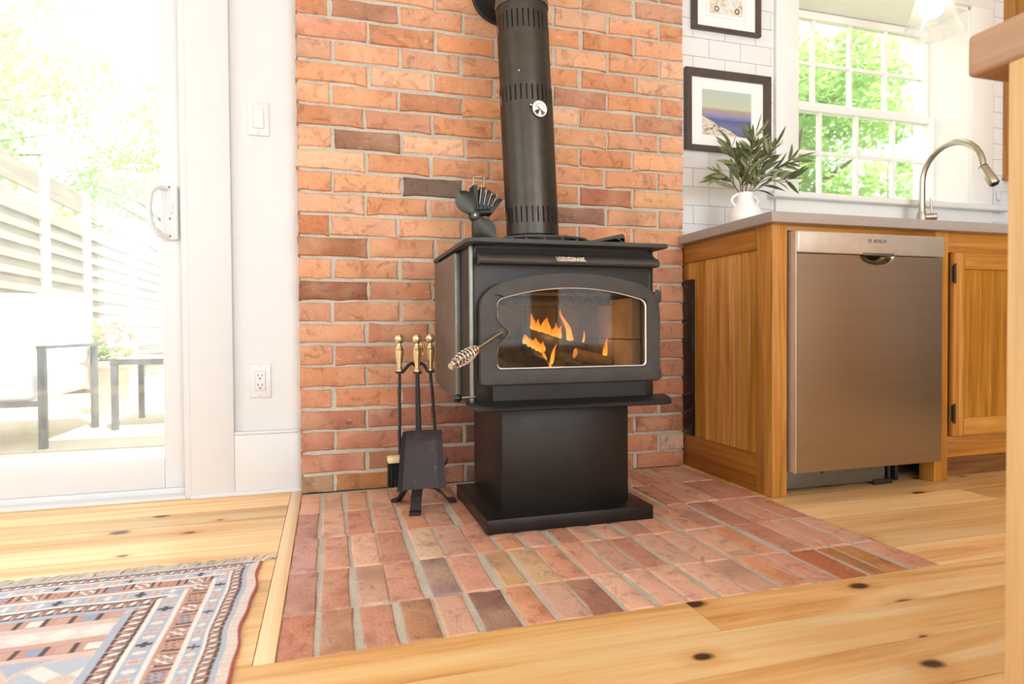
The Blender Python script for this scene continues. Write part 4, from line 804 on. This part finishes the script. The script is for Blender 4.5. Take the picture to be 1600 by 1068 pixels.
# sink cabinet with its post, rails, door
sk = thing('sink_cabinet', 'honey wood sink cabinet with panelled door and black hinges', 'cabinet', (2.9, -0.25, 0))
b = nb(); box(b, 2.166, 2.2275, CF, CF + 0.06, 0.001, CB, 0.002); part('post', b, 'oak_v', sk)
b = nb(); box(b, 1.534, 2.166, CF + 0.004, CF + 0.03, 0.8735, CB, 0.001); part('upper_rail', b, 'oak_x', sk)
b = nb(); box(b, 2.2275, 3.70, CF + 0.003, CF + 0.025, 0.822, CB, 0.001); part('apron_rail', b, 'oak_x', sk)
b = nb(); box(b, 2.2275, 3.70, CF + 0.003, CF + 0.025, 0.085, 0.161, 0.001); part('bottom_rail', b, 'oak_x', sk)
b = nb(); box(b, 2.2275, 3.70, CF + 0.055, CF + 0.075, 0.001, 0.086); part('toe_kick', b, 'oak_dark', sk)
b = nb(); box(b, 2.2275, 3.70, CF + 0.026, 0.03, 0.086, 0.88); part('carcass', b, 'oak_dark', sk)
for da, de in ((2.2345, 2.790), (2.797, 3.352)):
    dz0, dz1 = 0.1635, 0.8195; b = nb(); box(b, da + 0.048, de - 0.048, CF - 0.006, CF + 0.002, dz0 + 0.058, dz1 - 0.052); d_ = part('door', b, 'oak_v', sk)
    for xs_ in (da, de - 0.052): b = nb(); box(b, xs_, xs_ + 0.052, CF - 0.016, CF + 0.004, dz0, dz1, 0.002); part('door_stile', b, 'oak_v', d_)
    for za_, zb_ in ((dz0, dz0 + 0.062), (dz1 - 0.057, dz1)): b = nb(); box(b, da + 0.052, de - 0.052, CF - 0.0158, CF + 0.004, za_, zb_, 0.002); part('door_rail', b, 'oak_x', d_)
    for zz in (0.745, 0.245):
        if da < 2.5: b = nb(); box(b, da - 0.006, da + 0.006, CF - 0.020, CF - 0.012, zz - 0.030, zz + 0.030, 0.001); tube(b, [(da - 0.001, CF - 0.020, zz - 0.035), (da - 0.001, CF - 0.020, zz + 0.035)], 0.0042, 10); part('hinge', b, 'black', d_)
# wall cabinet at the far end, tiled wall outlet
wc = thing('wall_cabinet', 'honey wood wall cabinet hung on the tiled wall past the window', 'wall cabinet', (3.6, -0.1, 1.29))
b = nb(); box(b, 3.315, 3.90, -0.245, YW - 0.001, 1.295, 2.22, 0.002); part('carcass', b, 'oak_v', wc)
b = nb(); box(b, 3.318, 3.60, -0.266, -0.2445, 1.300, 2.215, 0.002); part('door', b, 'oak_v', wc)
b = nb(); box(b, 3.603, 3.897, -0.266, -0.2445, 1.300, 2.215, 0.002); part('door', b, 'oak_v', wc)
b = nb(); box(b, 3.310, 3.905, -0.262, YW - 0.002, 1.280, 1.297, 0.003); part('light_rail', b, 'oak_x', wc)
wo = thing('tile_outlet', 'white outlet box on the tiled wall below the wall cabinet', 'outlet', (3.272, YW, 1.195))
b = nb(); box(b, 3.252, 3.294, YW - 0.006, YW + 0.001, 1.1475, 1.2625, 0.003); part('cover_plate', b, 'vinyl', wo)
b = nb(); box(b, 3.262, 3.284, YW - 0.020, YW - 0.005, 1.178, 1.228, 0.004); part('plug', b, 'vinyl', wo)
# faucet
FX, FY = 2.672, -0.045
fc = thing('kitchen_faucet', 'brushed nickel gooseneck faucet with pull-down spray head', 'faucet', (FX, FY, CT))
b = nb(); lathe(b, [(0, 0.027), (0.006, 0.027), (0.010, 0.022), (0.05, 0.021), (0.125, 0.021), (0.150, 0.016)], (FX, FY, CT - 0.001), (0, 0, 1), 28); part('body', b, 'nickel', fc)
pts = [(FX, FY, CT + 0.14), (FX, FY, 1.205)]; R = 0.137
for k in range(1, 15): a = PI * 0.985 * k / 14; pts.append((FX, FY - R + R * math.cos(a), 1.205 + R * math.sin(a) * 1.02))
b = nb(); tube(b, pts, 0.0135, 18); part('gooseneck', b, 'nickel', fc)
e = Vector(pts[-1]); d = (Vector(pts[-1]) - Vector(pts[-2])).normalized(); d = (d + Vector((0, -0.42, 0))).normalized()
b = nb(); lathe(b, [(-0.005, 0.014), (0.004, 0.0155), (0.012, 0.0165), (0.06, 0.0185), (0.092, 0.0195), (0.096, 0.017)], e, d, 24); sh = part('spray_head', b, 'nickel', fc)
b = nb(); lathe(b, [(0.002, 0.0165), (0.0045, 0.0165)], e, d, 24); part('collar_ring', b, 'dark_plastic', sh)
b = nb(); lathe(b, [(0.094, 0.015), (0.099, 0.013)], e, d, 20); part('nozzle', b, 'dark_plastic', sh)
b = nb(); lathe(b, [(0.010, 0.017), (0.055, 0.017), (0.058, 0.013)], (FX, FY, CT + 0.122), (0.75, -0.65, 0), 20); hv = part('valve', b, 'nickel', fc)
b = nb(); q = Vector((FX, FY, CT + 0.130)) + Vector((0.75, -0.65, 0)).normalized() * 0.040; tube(b, [q, q + Vector((-0.006, 0.004, 0.075))], [0.0050, 0.0035], 10); part('lever', b, 'nickel', hv)
# vase and olive branches
VX, VY = 1.668, -0.135
vs_ = thing('vase', 'small white ceramic vase with two loop handles on the worktop', 'vase', (VX, VY, CT))
b = nb(); lathe(b, [(0, 0.035), (0.006, 0.040), (0.03, 0.056), (0.060, 0.064), (0.085, 0.060), (0.105, 0.046), (0.118, 0.036), (0.130, 0.032), (0.148, 0.033), (0.156, 0.036), (0.154, 0.031), (0.130, 0.0275), (0.118, 0.032), (0.105, 0.042), (0.085, 0.056), (0.060, 0.060), (0.03, 0.052), (0.012, 0.036)], (VX, VY, CT), (0, 0, 1), 36); part('body', b, 'ceramic', vs_)
for s in (-1, 1):
    b = nb(); tube(b, [(VX + s * (0.034 + 0.023 * math.sin(PI * k_ / 10) ** 0.8 + 0.006 * k_ / 10), VY, CT + 0.150 - 0.046 * k_ / 10) for k_ in range(11)], 0.0052, 10); part('handle', b, 'ceramic', vs_)
def leaf_mesh(mat, curl):
    b = nb(); n = 7; L = []
    for i in range(n + 1):
        u = i / n; hw = 0.088 * math.sin(PI * u ** 0.85) ** 0.9 + 0.002; z = curl * u * u
        L.append([b.verts.new((u, -hw, z + 0.03 * hw / 0.085)), b.verts.new((u, 0, z)), b.verts.new((u, hw, z + 0.03 * hw / 0.085))])
    for A, B in zip(L, L[1:]):
        for k in range(2): b.faces.new((A[k], A[k + 1], B[k + 1], B[k]))
    me = bpy.data.meshes.new('leaf'); b.to_mesh(me); b.free(); me.materials.append(M_[mat]); me.polygons.foreach_set('use_smooth', [True] * len(me.polygons)); return me
LM = [leaf_mesh('leaf', 0.08), leaf_mesh('leaf', -0.22), leaf_mesh('leaf_pale', 0.12), leaf_mesh('leaf', -0.05), leaf_mesh('leaf_pale', -0.15)]
rv = random.Random(9)
NECK = [(-0.018, -0.006), (-0.006, -0.017), (0.003, 0.001), (0.008, -0.013), (0.020, 0.007), (0.019, -0.010), (-0.017, 0.008), (0.004, 0.017)]
for bi, (tip, nl) in enumerate((((1.575, -0.18, 1.245), 22), ((1.640, -0.22, 1.262), 25), ((1.716, -0.14, 1.318), 28), ((1.752, -0.20, 1.255), 25), ((1.892, -0.15, 1.235), 25), ((1.822, -0.22, 1.130), 15), ((1.560, -0.12, 1.160), 15), ((1.690, -0.08, 1.25), 18))):
    lab = ['olive branch leaning toward the brick wall in the white vase', 'olive branch rising in front of the seascape frame edge', 'tallest olive branch in the vase with pale tips', 'upright olive branch with narrow leaves in the vase', 'longest olive branch arching toward the window casing', 'low olive branch spreading just above the vase toward the window', 'low olive branch drooping toward the brick', 'olive branch at the back of the vase against the tiles'][bi]
    nx2, ny2 = NECK[bi]; base = Vector((VX + nx2 * 0.6, VY + ny2 * 0.6, CT + 0.014)); neck = Vector((VX + nx2, VY + ny2, CT + 0.155)); tip = Vector(tip)
    br = thing('olive_branch', lab, 'branch', tuple(neck), 'olive branches in the vase'); mid = (neck + tip) / 2 + Vector((0, 0, 0.022)); P = [base, neck, neck * 0.5 + mid * 0.5, mid, mid * 0.5 + tip * 0.5, tip]
    b = nb(); tube(b, P, [0.0022, 0.0022, 0.002, 0.0018, 0.0015, 0.001], 6); part('stem', b, 'stem', br)
    for k in range(nl):
        u = 0.12 + 0.88 * k / (nl - 1); sgm = u * 4 ; i = min(3, int(sgm)); PP = P[1:]; c0 = PP[i] + (PP[i + 1] - PP[i]) * (sgm - i); dd = (PP[i + 1] - PP[i]).normalized()
        az = rv.uniform(0, 2 * PI); x, y = frame_of(dd); side = x * math.cos(az) + y * math.sin(az); ld = (dd * rv.uniform(0.55, 1.0) + side * rv.uniform(0.5, 0.9)).normalized()
        if k == nl - 1: ld = (dd + side * 0.2).normalized()
        nrm = (dd.cross(ld)).normalized() if dd.cross(ld).length > 1e-3 else Vector((0, -1, 0)); nrm = (nrm + Vector((0, -0.8, 0.3))).normalized(); yv = nrm.cross(ld).normalized(); zv = ld.cross(yv).normalized()
        L = rv.uniform(0.058, 0.100); o = bpy.data.objects.new('leaf', rv.choice(LM)); C.objects.link(o); o.parent = br; m = Matrix((ld, yv, zv)).transposed().to_4x4(); o.rotation_euler = m.to_euler(); o.scale = (L, L * 1.05, L); o.location = c0 - origin(br)
# framed pictures
def picture(label, x0, x1, z0, z1, mz0, mz1, mx0, mx1, ax0, ax1, az0, az1, art, print_border=False):
    t = thing('framed_picture', label, 'picture', ((x0 + x1) / 2, YW, z0), 'framed pictures on the tiles'); yf = YW - 0.022
    R4 = lambda a, b_, c, d, y: [(a, y, c), (b_, y, c), (b_, y, d), (a, y, d)]
    b = nb(); ring_prism(b, R4(x0, x1, z0, z1, yf), R4(mx0, mx1, mz0, mz1, yf + 0.002), (0, 0.0215, 0)); bmesh.ops.bevel(b, geom=[e_ for e_ in b.edges if all(abs(v.co.y - yf) < 1e-5 for v in e_.verts)], offset=0.002, segments=1, affect='EDGES'); part('frame', b, 'frame', t, False)
    b = nb(); box(b, mx0 - 0.004, mx1 + 0.004, yf + 0.008, yf + 0.020, mz0 - 0.004, mz1 + 0.004); part('mat_board', b, 'mat', t)
    if print_border: b = nb(); ring_prism(b, R4(ax0 - 0.014, ax1 + 0.014, az0 - 0.014, az1 + 0.014, yf + 0.0076), R4(ax0 - 0.0125, ax1 + 0.0125, az0 - 0.0125, az1 + 0.0125, yf + 0.0076), (0, 0.001, 0)); part('mat_line', b, 'grey_line', t)
    b = nb(); box(b, ax0, ax1, yf + 0.0068, yf + 0.010, az0, az1); a_ = part('artwork', b, art, t)
    return t, a_, yf
picture('dark framed seascape with rocky shore hanging above the olive branches', 1.520, 1.937, 1.2985, 1.6365, 1.320, 1.601, 1.547, 1.898, 1.598, 1.838, 1.366, 1.554, 'art1')
t_, a_, yf = picture('dark framed pale sketch hanging higher on the tiles', 1.553, 1.886, 1.801, 2.20, 1.8145, 2.165, 1.575, 1.858, 1.632, 1.796, 1.872, 2.10, 'art2', True)
for cx_ in (1.668, 1.768): b = nb(); n = 18; ring_prism(b, [(cx_ + 0.013 * math.cos(2 * PI * k / n), yf + 0.0062, 1.893 + 0.013 * math.sin(2 * PI * k / n)) for k in range(n)], [(cx_ + 0.006 * math.cos(2 * PI * k / n), yf + 0.0062, 1.893 + 0.006 * math.sin(2 * PI * k / n)) for k in range(n)], (0, 0.001, 0)); part('drawn_wheel', b, 'stem', a_)
# pendant lamp over the sink
LX, LY = 2.615, -0.14
lp = thing('pendant_lamp', 'clear glass bell pendant lamp lit over the sink', 'pendant lamp', (LX, LY, ZC))
b = nb(); lathe(b, [(0, 0.055), (0.02, 0.055), (0.024, 0.02)], (LX, LY, ZC), (0, 0, -1), 28); part('canopy', b, 'nickel', lp)
b = nb(); tube(b, [(LX, LY, ZC - 0.02), (LX, LY, 2.10)], 0.0035, 8); part('cord', b, 'black', lp)
b = nb(); lathe(b, [(0, 0.018), (0.07, 0.020), (0.075, 0.032)], (LX, LY, 2.11), (0, 0, -1), 24); part('socket', b, 'nickel', lp)
b = nb(); lathe(b, [(0, 0.034), (0.01, 0.050), (0.06, 0.062), (0.13, 0.083), (0.215, 0.118), (0.2155, 0.115), (0.13, 0.080), (0.06, 0.059), (0.012, 0.047)], (LX, LY, 2.04), (0, 0, -1), 40, False); part('glass_shade', b, 'shade_glass', lp)
b = nb(); lathe(b, [(0, 0.014), (0.02, 0.020), (0.05, 0.036), (0.085, 0.042), (0.115, 0.034), (0.132, 0.014), (0.134, 0.001)], (LX, LY, 2.03), (0, 0, -1), 24); part('bulb', b, 'bulb', lp)

# ================================================================== ISLAND
isl = thing('kitchen_island', 'wooden island table with thick tan top and pale square legs', 'island', (1.5, -2.25, 0))
IX0, IX1, IY1, IY0, IZ0, IZ1 = 0.978, 2.05, -1.557, -2.95, 0.911, 0.971
b = nb(); box(b, IX0, IX1, IY0, IY1, IZ0, IZ1, 0.007, 3); part('top', b, 'island_top', isl)
for lx in (IX0 + 0.004, IX1 - 0.104):
    for ly in (IY1 - 0.055 - 0.10, IY0 + 0.05): b = nb(); box(b, lx, lx + 0.10, ly, ly + 0.10, 0.0, IZ0 + 0.001, 0.003); part('leg', b, 'island_leg', isl)

# ================================================================== RUG
RX1, RY1 = -0.066, -0.640
def lerp(a, b_, t): return tuple(a[i] + (b_[i] - a[i]) * t for i in range(3))
RC = dict(sal=(220, 178, 164), sal2=(214, 166, 150), pale=(240, 228, 220), blue=(190, 198, 214), blue2=(200, 208, 220), dark=(104, 86, 84), white=(244, 240, 234), red=(186, 84, 86), pink=(232, 208, 198), sky=(158, 180, 208))
def hook(u, v):                                      # little dark S in a unit cell
    return (abs(v - 0.5) < 0.40 and abs(u - 0.5 - (v - 0.5) * 0.55) > 0.26 and abs(u - 0.5 - (v - 0.5) * 0.55) < 0.42) or (abs(abs(v - 0.5) - 0.40) < 0.09 and abs(u - 0.5) < 0.42)
def flower(u, v, i):
    d_ = math.hypot(u - 0.5, (v - 0.5) * 0.9)
    if i % 5 == 4: return 'dark' if (abs(u - 0.5) < 0.11 or abs(v - 0.5) < 0.12) and d_ < 0.36 else None
    if i % 2 == 0: return ('sal' if d_ < 0.2 else 'pink') if (abs(u - v) < 0.22 or abs(u + v - 1) < 0.22) and d_ < 0.40 else None
    return 'white' if abs(u - 0.5) < 0.14 and abs(v - 0.5) < 0.3 else ('pink' if abs(v - 0.5) < 0.13 and d_ < 0.4 else None)
def zig(u, v, i):
    if abs(abs(u - 0.5) - 0.36) < 0.05 and v < 0.8: return 'dark'
    a = abs((u * 1.7 + v * 1.0) % 0.62 - 0.31)
    col = ('white', 'sky', 'white', 'sal2')[i % 4]
    if 0.12 < u < 0.88 and 0.14 < v < 0.86:
        if a < 0.13: return col
        if a < 0.18: return 'dark'
    return None
def rug_col(s, al):
    """s = distance in from the edge, al = distance along that edge"""
    if s < 0.0035: return 'red'
    if s < 0.022: return 'pale' if (al * 130) % 1 < 0.55 else 'pink'
    if s < 0.032: return 'blue'
    if s < 0.057: u, v = (al / 0.020) % 1, (s - 0.032) / 0.025; return 'dark' if hook(u, v) else ('white' if abs(u - 0.5) < 0.16 and abs(v - 0.5) < 0.22 else 'sal')
    if s < 0.063: return 'white'
    if s < 0.087: i = int(al / 0.028); return flower((al / 0.028) % 1, (s - 0.063) / 0.024, i) or 'blue'
    if s < 0.094: return 'white'
    if s < 0.134: i = int(al / 0.052); return zig((al / 0.052) % 1, (s - 0.094) / 0.040, i) or 'sal2'
    if s < 0.142: return 'white'
    if s < 0.177: i = int(al / 0.030); return flower((al / 0.030) % 1, (s - 0.142) / 0.035, i + 2) or 'blue'
    if s < 0.184: return 'white'
    if s < 0.217: u, v = (al / 0.024) % 1, (s - 0.184) / 0.033; return 'dark' if hook(u, v) else ('white' if abs(u - 0.5) < 0.16 and abs(v - 0.5) < 0.22 else 'sal')
    if s < 0.232: return 'blue'
    return None
def rug_field(x, t_):
    v = (t_ - 0.232) % 0.34
    if v < 0.035: i = int(x / 0.045) ; u = (x / 0.045) % 1; return 'dark' if abs(u - 0.08) < 0.09 else (('white', 'sal', 'sky', 'sal')[i % 4] if 0.18 < u < 0.72 and 0.006 < v < 0.029 else 'sal2')
    if v < 0.055: return 'pink'
    if v < 0.105: u = (x / 0.06) % 1; return 'white' if abs(v - 0.08) < 0.012 + 0.010 * math.sin(2 * PI * u) else 'pale'
    if v < 0.125: return 'sal'
    if v < 0.160: i = int(x / 0.045) ; u = (x / 0.045) % 1; return 'dark' if abs(u - 0.08) < 0.09 else (('sal', 'white', 'sal', 'sky')[i % 4] if 0.18 < u < 0.72 and 0.131 < v < 0.154 else 'sal2')
    if v < 0.175: return 'pink'
    u = (x / 0.17) % 1 - 0.5; w_ = (v - 0.257) / 0.08; d_ = math.hypot(u * 2, w_)
    if abs(abs(u * 2) - abs(w_)) < 0.22 and 0.25 < d_ < 0.95: return 'white'
    if d_ < 0.25: return 'pink'
    if 0.95 < d_ < 1.08: return 'pink'
    return 'blue2' if d_ < 1 else 'blue'
CS = 0.0030; NXr, NYr = int(1.25 / CS), int(1.25 / CS)
RLIN = {k: srgb(*v) for k, v in RC.items()}
wob = lambda y: 0.0035 * math.sin(y * 21) + 0.002 * math.sin(y * 47 + 1)
verts = []; faces = []; cols = []
for j in range(NYr + 1):
    for i in range(NXr + 1):
        s, t0 = i * CS, j * CS; verts.append((-s + wob(RY1 - t0) * max(0, 1 - s / 0.1), -t0 + 0.002 * math.sin(s * 19) * max(0, 1 - t0 / 0.1), 0.0055 + 0.0012 * math.sin(s * 31) * math.sin(t0 * 27)))
        c_ = rug_col(s, t0) if s < t0 + 0.004 or s < 0.004 else rug_col(t0 + 0.024, s)
        if s >= 0.232 and t0 + 0.024 >= 0.232: c_ = rug_field(s, t0 + 0.024)
        cols.extend(RLIN[c_ or 'pink'])
for j in range(NYr):
    for i in range(NXr): k = j * (NXr + 1) + i; faces.append((k, k + NXr + 1, k + NXr + 2, k + 1))
me = bpy.data.meshes.new('pile'); me.from_pydata(verts, [], faces); ca = me.color_attributes.new('weave', 'FLOAT_COLOR', 'POINT'); ca.data.foreach_set('color', cols); me.materials.append(M_['rug'])
rug = thing('rug', 'faded oriental rug with patterned borders lying beside the hearth', 'rug', (RX1, RY1, 0))
o = bpy.data.objects.new('pile', me); C.objects.link(o); o.parent = rug; o['kind'] = 'stuff'
b = nb(); rf = random.Random(2); x = RX1 + 0.002
while x > RX1 - 1.25:
    L = rf.uniform(0.034, 0.052); dx = rf.uniform(-0.004, 0.026); tube(b, [(x, RY1 - 0.002, 0.005), (x + dx * 0.5, RY1 + L * 0.5, 0.006), (x + dx, RY1 + L, 0.002)], [0.0016, 0.0016, 0.001], 4); x -= rf.uniform(0.0024, 0.0042)
for k in range(10): tube(b, [(RX1 - 0.004, RY1 - 0.002, 0.005), (RX1 + 0.008 + k * 0.0012, RY1 + 0.016, 0.009), (RX1 + 0.024 + rf.uniform(-0.006, 0.008), RY1 + 0.026 + rf.uniform(-0.010, 0.016), 0.004)], 0.0016, 4)
part('fringe', b, 'fringe', rug)['kind'] = 'stuff'

# ================================================================== OUTSIDE
b = nb(); box(b, -30, 30, 0.36, 45, -0.6, -0.45); struct('floor_lawn', b, 'lawn', 'lawn beyond the deck')
deck = bpy.data.objects.new('floor_deck', None); C.objects.link(deck); deck.location = (-1.2, 2, -0.06); tag(deck, 'pale weathered deck outside the glass door', kind='structure')
DZ0 = -0.060
dk = bpy.data.meshes.new('deck_board'); b = nb(); box(b, 0, 1, 0, 1, -1, 0); b.to_mesh(dk); b.free(); dk.materials.append(M_['deck'])
y = 0.30
while y < 9.0: piece('deck_board', dk, deck, (-4.8, y, DZ0), (5.8, 0.136, 0.03)); y += 0.142
FXp = -2.40
fence = thing('slatted_fence', 'weathered fence of horizontal louvred slats between white posts', 'fence', (FXp, 4.0, DZ0))
posts = [1.45, 2.4, 3.35, 4.343, 5.356, 6.961, 8.589]
for py in posts: b = nb(); box(b, FXp, FXp + 0.09, py - 0.045, py + 0.045, DZ0, 2.03, 0.004); part('post', b, 'cushion', fence)
for pa, pb in zip(posts, posts[1:]):
    zz = DZ0 + 0.06
    while zz < 1.68:
        b = nb(); prism(b, [(FXp + 0.055, pa + 0.045, zz), (FXp + 0.067, pa + 0.045, zz), (FXp + 0.030, pa + 0.045, zz + 0.142), (FXp + 0.018, pa + 0.045, zz + 0.142)], (0, pb - pa - 0.09, 0)); part('slat', b, 'fence', fence, False); zz += 0.13
    b = nb(); box(b, FXp + 0.01, FXp + 0.05, pa + 0.045, pb - 0.045, 1.80, 2.0); part('top_board', b, 'fence', fence)
b = nb(); box(b, -2.26, -0.55, 1.52, 4.6, DZ0, DZ0 + 0.008); single('outdoor_mat', b, 'jute', 'tan woven outdoor mat under the patio furniture', 'outdoor rug', None, (-1.7, 3.2, DZ0))
MZ = DZ0 + 0.008
pc = thing('patio_armchair', 'patio armchair with dark metal frame and thick white cushions', 'armchair', (-1.75, 2.0, DZ0))
px0, px1, py0, py1 = -2.14, -1.35, 1.60, 2.36
for (x, y) in ((px1, py0), (px1, py1), (px0, py0), (px0, py1)): b = nb(); box(b, x - 0.018, x + 0.018, y - 0.018, y + 0.018, MZ, 0.475, 0.003); part('leg', b, 'outdoor_metal', pc)
for x in (px0, px1): b = nb(); box(b, x - 0.022, x + 0.022, py0 - 0.018, py1 + 0.018, 0.472, 0.490, 0.003); part('armrest', b, 'outdoor_metal', pc)
b = nb(); box(b, px0, px1, py0 - 0.012, py0 + 0.012, 0.170, 0.200, 0.002); box(b, px0, px1, py1 - 0.012, py1 + 0.012, 0.170, 0.200, 0.002); part('seat_frame', b, 'outdoor_metal', pc)
b = nb(); box(b, px0 + 0.03, px1 - 0.03, py0 - 0.01, py1 + 0.02, 0.198, 0.36, 0.04, 4); part('seat_cushion', b, 'cushion', pc)
b = nb(); box(b, px0 + 0.03, px1 - 0.03, py1 - 0.12, py1 + 0.10, 0.355, 0.80, 0.05, 4); part('back_cushion', b, 'cushion', pc)
pt = thing('patio_table', 'low patio table with dark metal legs and white top', 'table', (-0.95, 2.45, DZ0))
for (x, y) in ((-1.19, 2.20), (-0.70, 2.20), (-1.19, 2.78), (-0.70, 2.78)): b = nb(); box(b, x - 0.018, x + 0.018, y - 0.018, y + 0.018, MZ, 0.36, 0.003); part('leg', b, 'outdoor_metal', pt)
b = nb(); ring_prism(b, [(-1.21, 2.18, 0.355), (-0.68, 2.18, 0.355), (-0.68, 2.80, 0.355), (-1.21, 2.80, 0.355)], [(-1.17, 2.22, 0.355), (-0.72, 2.22, 0.355), (-0.72, 2.76, 0.355), (-1.17, 2.76, 0.355)], (0, 0, 0.036)); part('top_frame', b, 'outdoor_metal', pt)
b = nb(); box(b, -1.18, -0.71, 2.21, 2.77, 0.376, 0.396, 0.003); part('top', b, 'cushion', pt)
fp = thing('flower_pot', 'pale clay pot of coral flowers beside the fence', 'flower pot', (-1.50, 3.15, MZ))
b = nb(); lathe(b, [(0, 0.10), (0.34, 0.15), (0.36, 0.165), (0.40, 0.165), (0.40, 0.14), (0.36, 0.13)], (-1.50, 3.15, MZ), (0, 0, 1), 24); part('pot', b, 'terracotta', fp)
rq = random.Random(12)
def leaf_cloud(center, rad, n, size, r):
    vs = []; fs = []
    for k in range(n):
        while True:
            p_ = Vector((r.uniform(-1, 1), r.uniform(-1, 1), r.uniform(-1, 1)))
            if p_.length <= 1: break
        c0 = Vector((center[0] + p_.x * rad[0], center[1] + p_.y * rad[1], center[2] + p_.z * rad[2])); a = Vector((r.uniform(-1, 1), r.uniform(-1, 1), r.uniform(-0.6, 0.6))).normalized(); x, y = frame_of(a); s = size * r.uniform(0.6, 1.3); i0 = len(vs)
        vs += [c0 - a * s, c0 + x * s * 0.5, c0 + a * s, c0 - x * s * 0.5]; fs.append((i0, i0 + 1, i0 + 2, i0 + 3))
    return vs, fs
def cloud_part(name, clouds, mat, parent):
    vs = []; fs = []
    for V, Fc in clouds: o0 = len(vs); vs += V; fs += [tuple(i + o0 for i in f) for f in Fc]
    org = origin(parent); me = bpy.data.meshes.new(name); me.from_pydata([v - org for v in vs], [], fs); me.materials.append(M_[mat]); o = bpy.data.objects.new(name, me); C.objects.link(o); o.parent = parent; o['kind'] = 'stuff'; return o
cloud_part('leaves', [leaf_cloud((-1.50, 3.15, 0.50), (0.22, 0.22, 0.16), 260, 0.035, rq)], 'tree_leaf', fp)
for k in range(14): b = nb(); bmesh.ops.create_icosphere(b, subdivisions=1, radius=0.032, matrix=Matrix.Translation((-1.50 + rq.uniform(-0.2, 0.2), 3.15 + rq.uniform(-0.2, 0.1), 0.55 + rq.uniform(-0.08, 0.12)))); part('flower', b, 'petal', fp)
def tree(label, x, y, h, crown, n, mat, seed):
    r = random.Random(seed); t = thing('leafy_tree', label, 'tree', (x, y, -0.45), 'trees in the garden')
    b = nb(); tube(b, [(x, y, -0.45), (x + 0.08, y, h * 0.3), (x - 0.05, y, h * 0.75)], [0.14, 0.11, 0.05], 10); tr = part('trunk', b, 'bark', t)
    for k in range(6): a = r.uniform(0, 6.28); b = nb(); z = h * r.uniform(0.3, 0.6); tube(b, [(x, y, z), (x + math.cos(a) * crown * 0.4, y + math.sin(a) * crown * 0.4, z + crown * 0.3), (x + math.cos(a) * crown * 0.8, y + math.sin(a) * crown * 0.8, z + crown * 0.4)], [0.05, 0.03, 0.012], 6); part('branch', b, 'bark', tr)
    cl = []
    for k in range(26):
        a, u = r.uniform(0, 6.28), r.random() ** 0.5; c0 = (x + math.cos(a) * u * crown, y + math.sin(a) * u * crown, h * 0.62 + r.uniform(-0.42, 0.42) * h); cl.append(leaf_cloud(c0, (crown * 0.38, crown * 0.38, crown * 0.24), n // 26, 0.060, r))
    cloud_part('foliage', cl, mat, t)
tree('leafy tree rising behind the slatted fence', -5.2, 8.4, 4.8, 1.9, 14000, 'tree_leaf2', 1)
tree('leafy tree at the far end of the fence', -2.7, 12.4, 5.0, 2.4, 16000, 'tree_leaf', 2)
tree('large leafy tree towering past the patio', -7.6, 13.0, 8.0, 3.0, 18000, 'tree_leaf2', 3)
tree('leafy tree nearest the glass outside the kitchen window', 5.5, 4.1, 3.6, 1.35, 15000, 'tree_leaf', 14)
tree('leafy tree filling the middle of the kitchen window', 8.2, 8.2, 5.4, 2.1, 18000, 'tree_leaf2', 5)
tree('leafy tree behind the faucet side of the kitchen window', 12.6, 9.2, 5.8, 2.3, 18000, 'tree_leaf', 6)

# unseen fridge and tall cabinets, added to darken and warm the dishwasher's reflection
fr = thing('refrigerator', 'dark refrigerator against the side wall past the island', 'refrigerator', (X1 - 0.36, -1.82, 0))
b = nb(); box(b, X1 - 0.68, X1 - 0.003, -2.29, -1.36, 0.0, 1.80, 0.006); part('body', b, 'dark_plastic', fr)
for ya, yb, za, zb in ((-2.288, -1.827, 0.72, 1.795), (-1.823, -1.362, 0.72, 1.795), (-2.288, -1.362, 0.05, 0.712)): b = nb(); box(b, X1 - 0.745, X1 - 0.68, ya, yb, za, zb, 0.008, 3); part('door', b, 'black', fr)
for yy in (-1.87, -1.78): b = nb(); tube(b, [(X1 - 0.775, yy, 0.95), (X1 - 0.775, yy, 1.55)], 0.010, 10); tube(b, [(X1 - 0.775, yy, 0.97), (X1 - 0.740, yy, 0.97)], 0.007, 8); tube(b, [(X1 - 0.775, yy, 1.53), (X1 - 0.740, yy, 1.53)], 0.007, 8); part('handle', b, 'nickel', fr)
for k in range(2):
    ya = -2.43 - 0.9 * (k + 1); tcab = thing('tall_cabinet', ['tall honey wood cabinet next to the refrigerator', 'tall honey wood cabinet farther from the refrigerator'][k], 'cabinet', (X1 - 0.3, ya + 0.45, 0), 'tall cabinets on the side wall')
    b = nb(); box(b, X1 - 0.60, X1 - 0.002, ya + 0.002, ya + 0.898, 0.0, 2.30, 0.003); part('carcass', b, 'oak_dark', tcab)
    for q in range(2):
        b = nb(); box(b, X1 - 0.622, X1 - 0.600, ya + 0.006 + q * 0.446, ya + 0.446 + q * 0.446, 0.10, 2.28, 0.004); d_ = part('door', b, 'oak_v', tcab)
        b = nb(); tube(b, [(X1 - 0.628, ya + (0.42 if q == 0 else 0.48), 1.0), (X1 - 0.628, ya + (0.42 if q == 0 else 0.48), 1.15)], 0.007, 8); part('handle', b, 'black', d_)
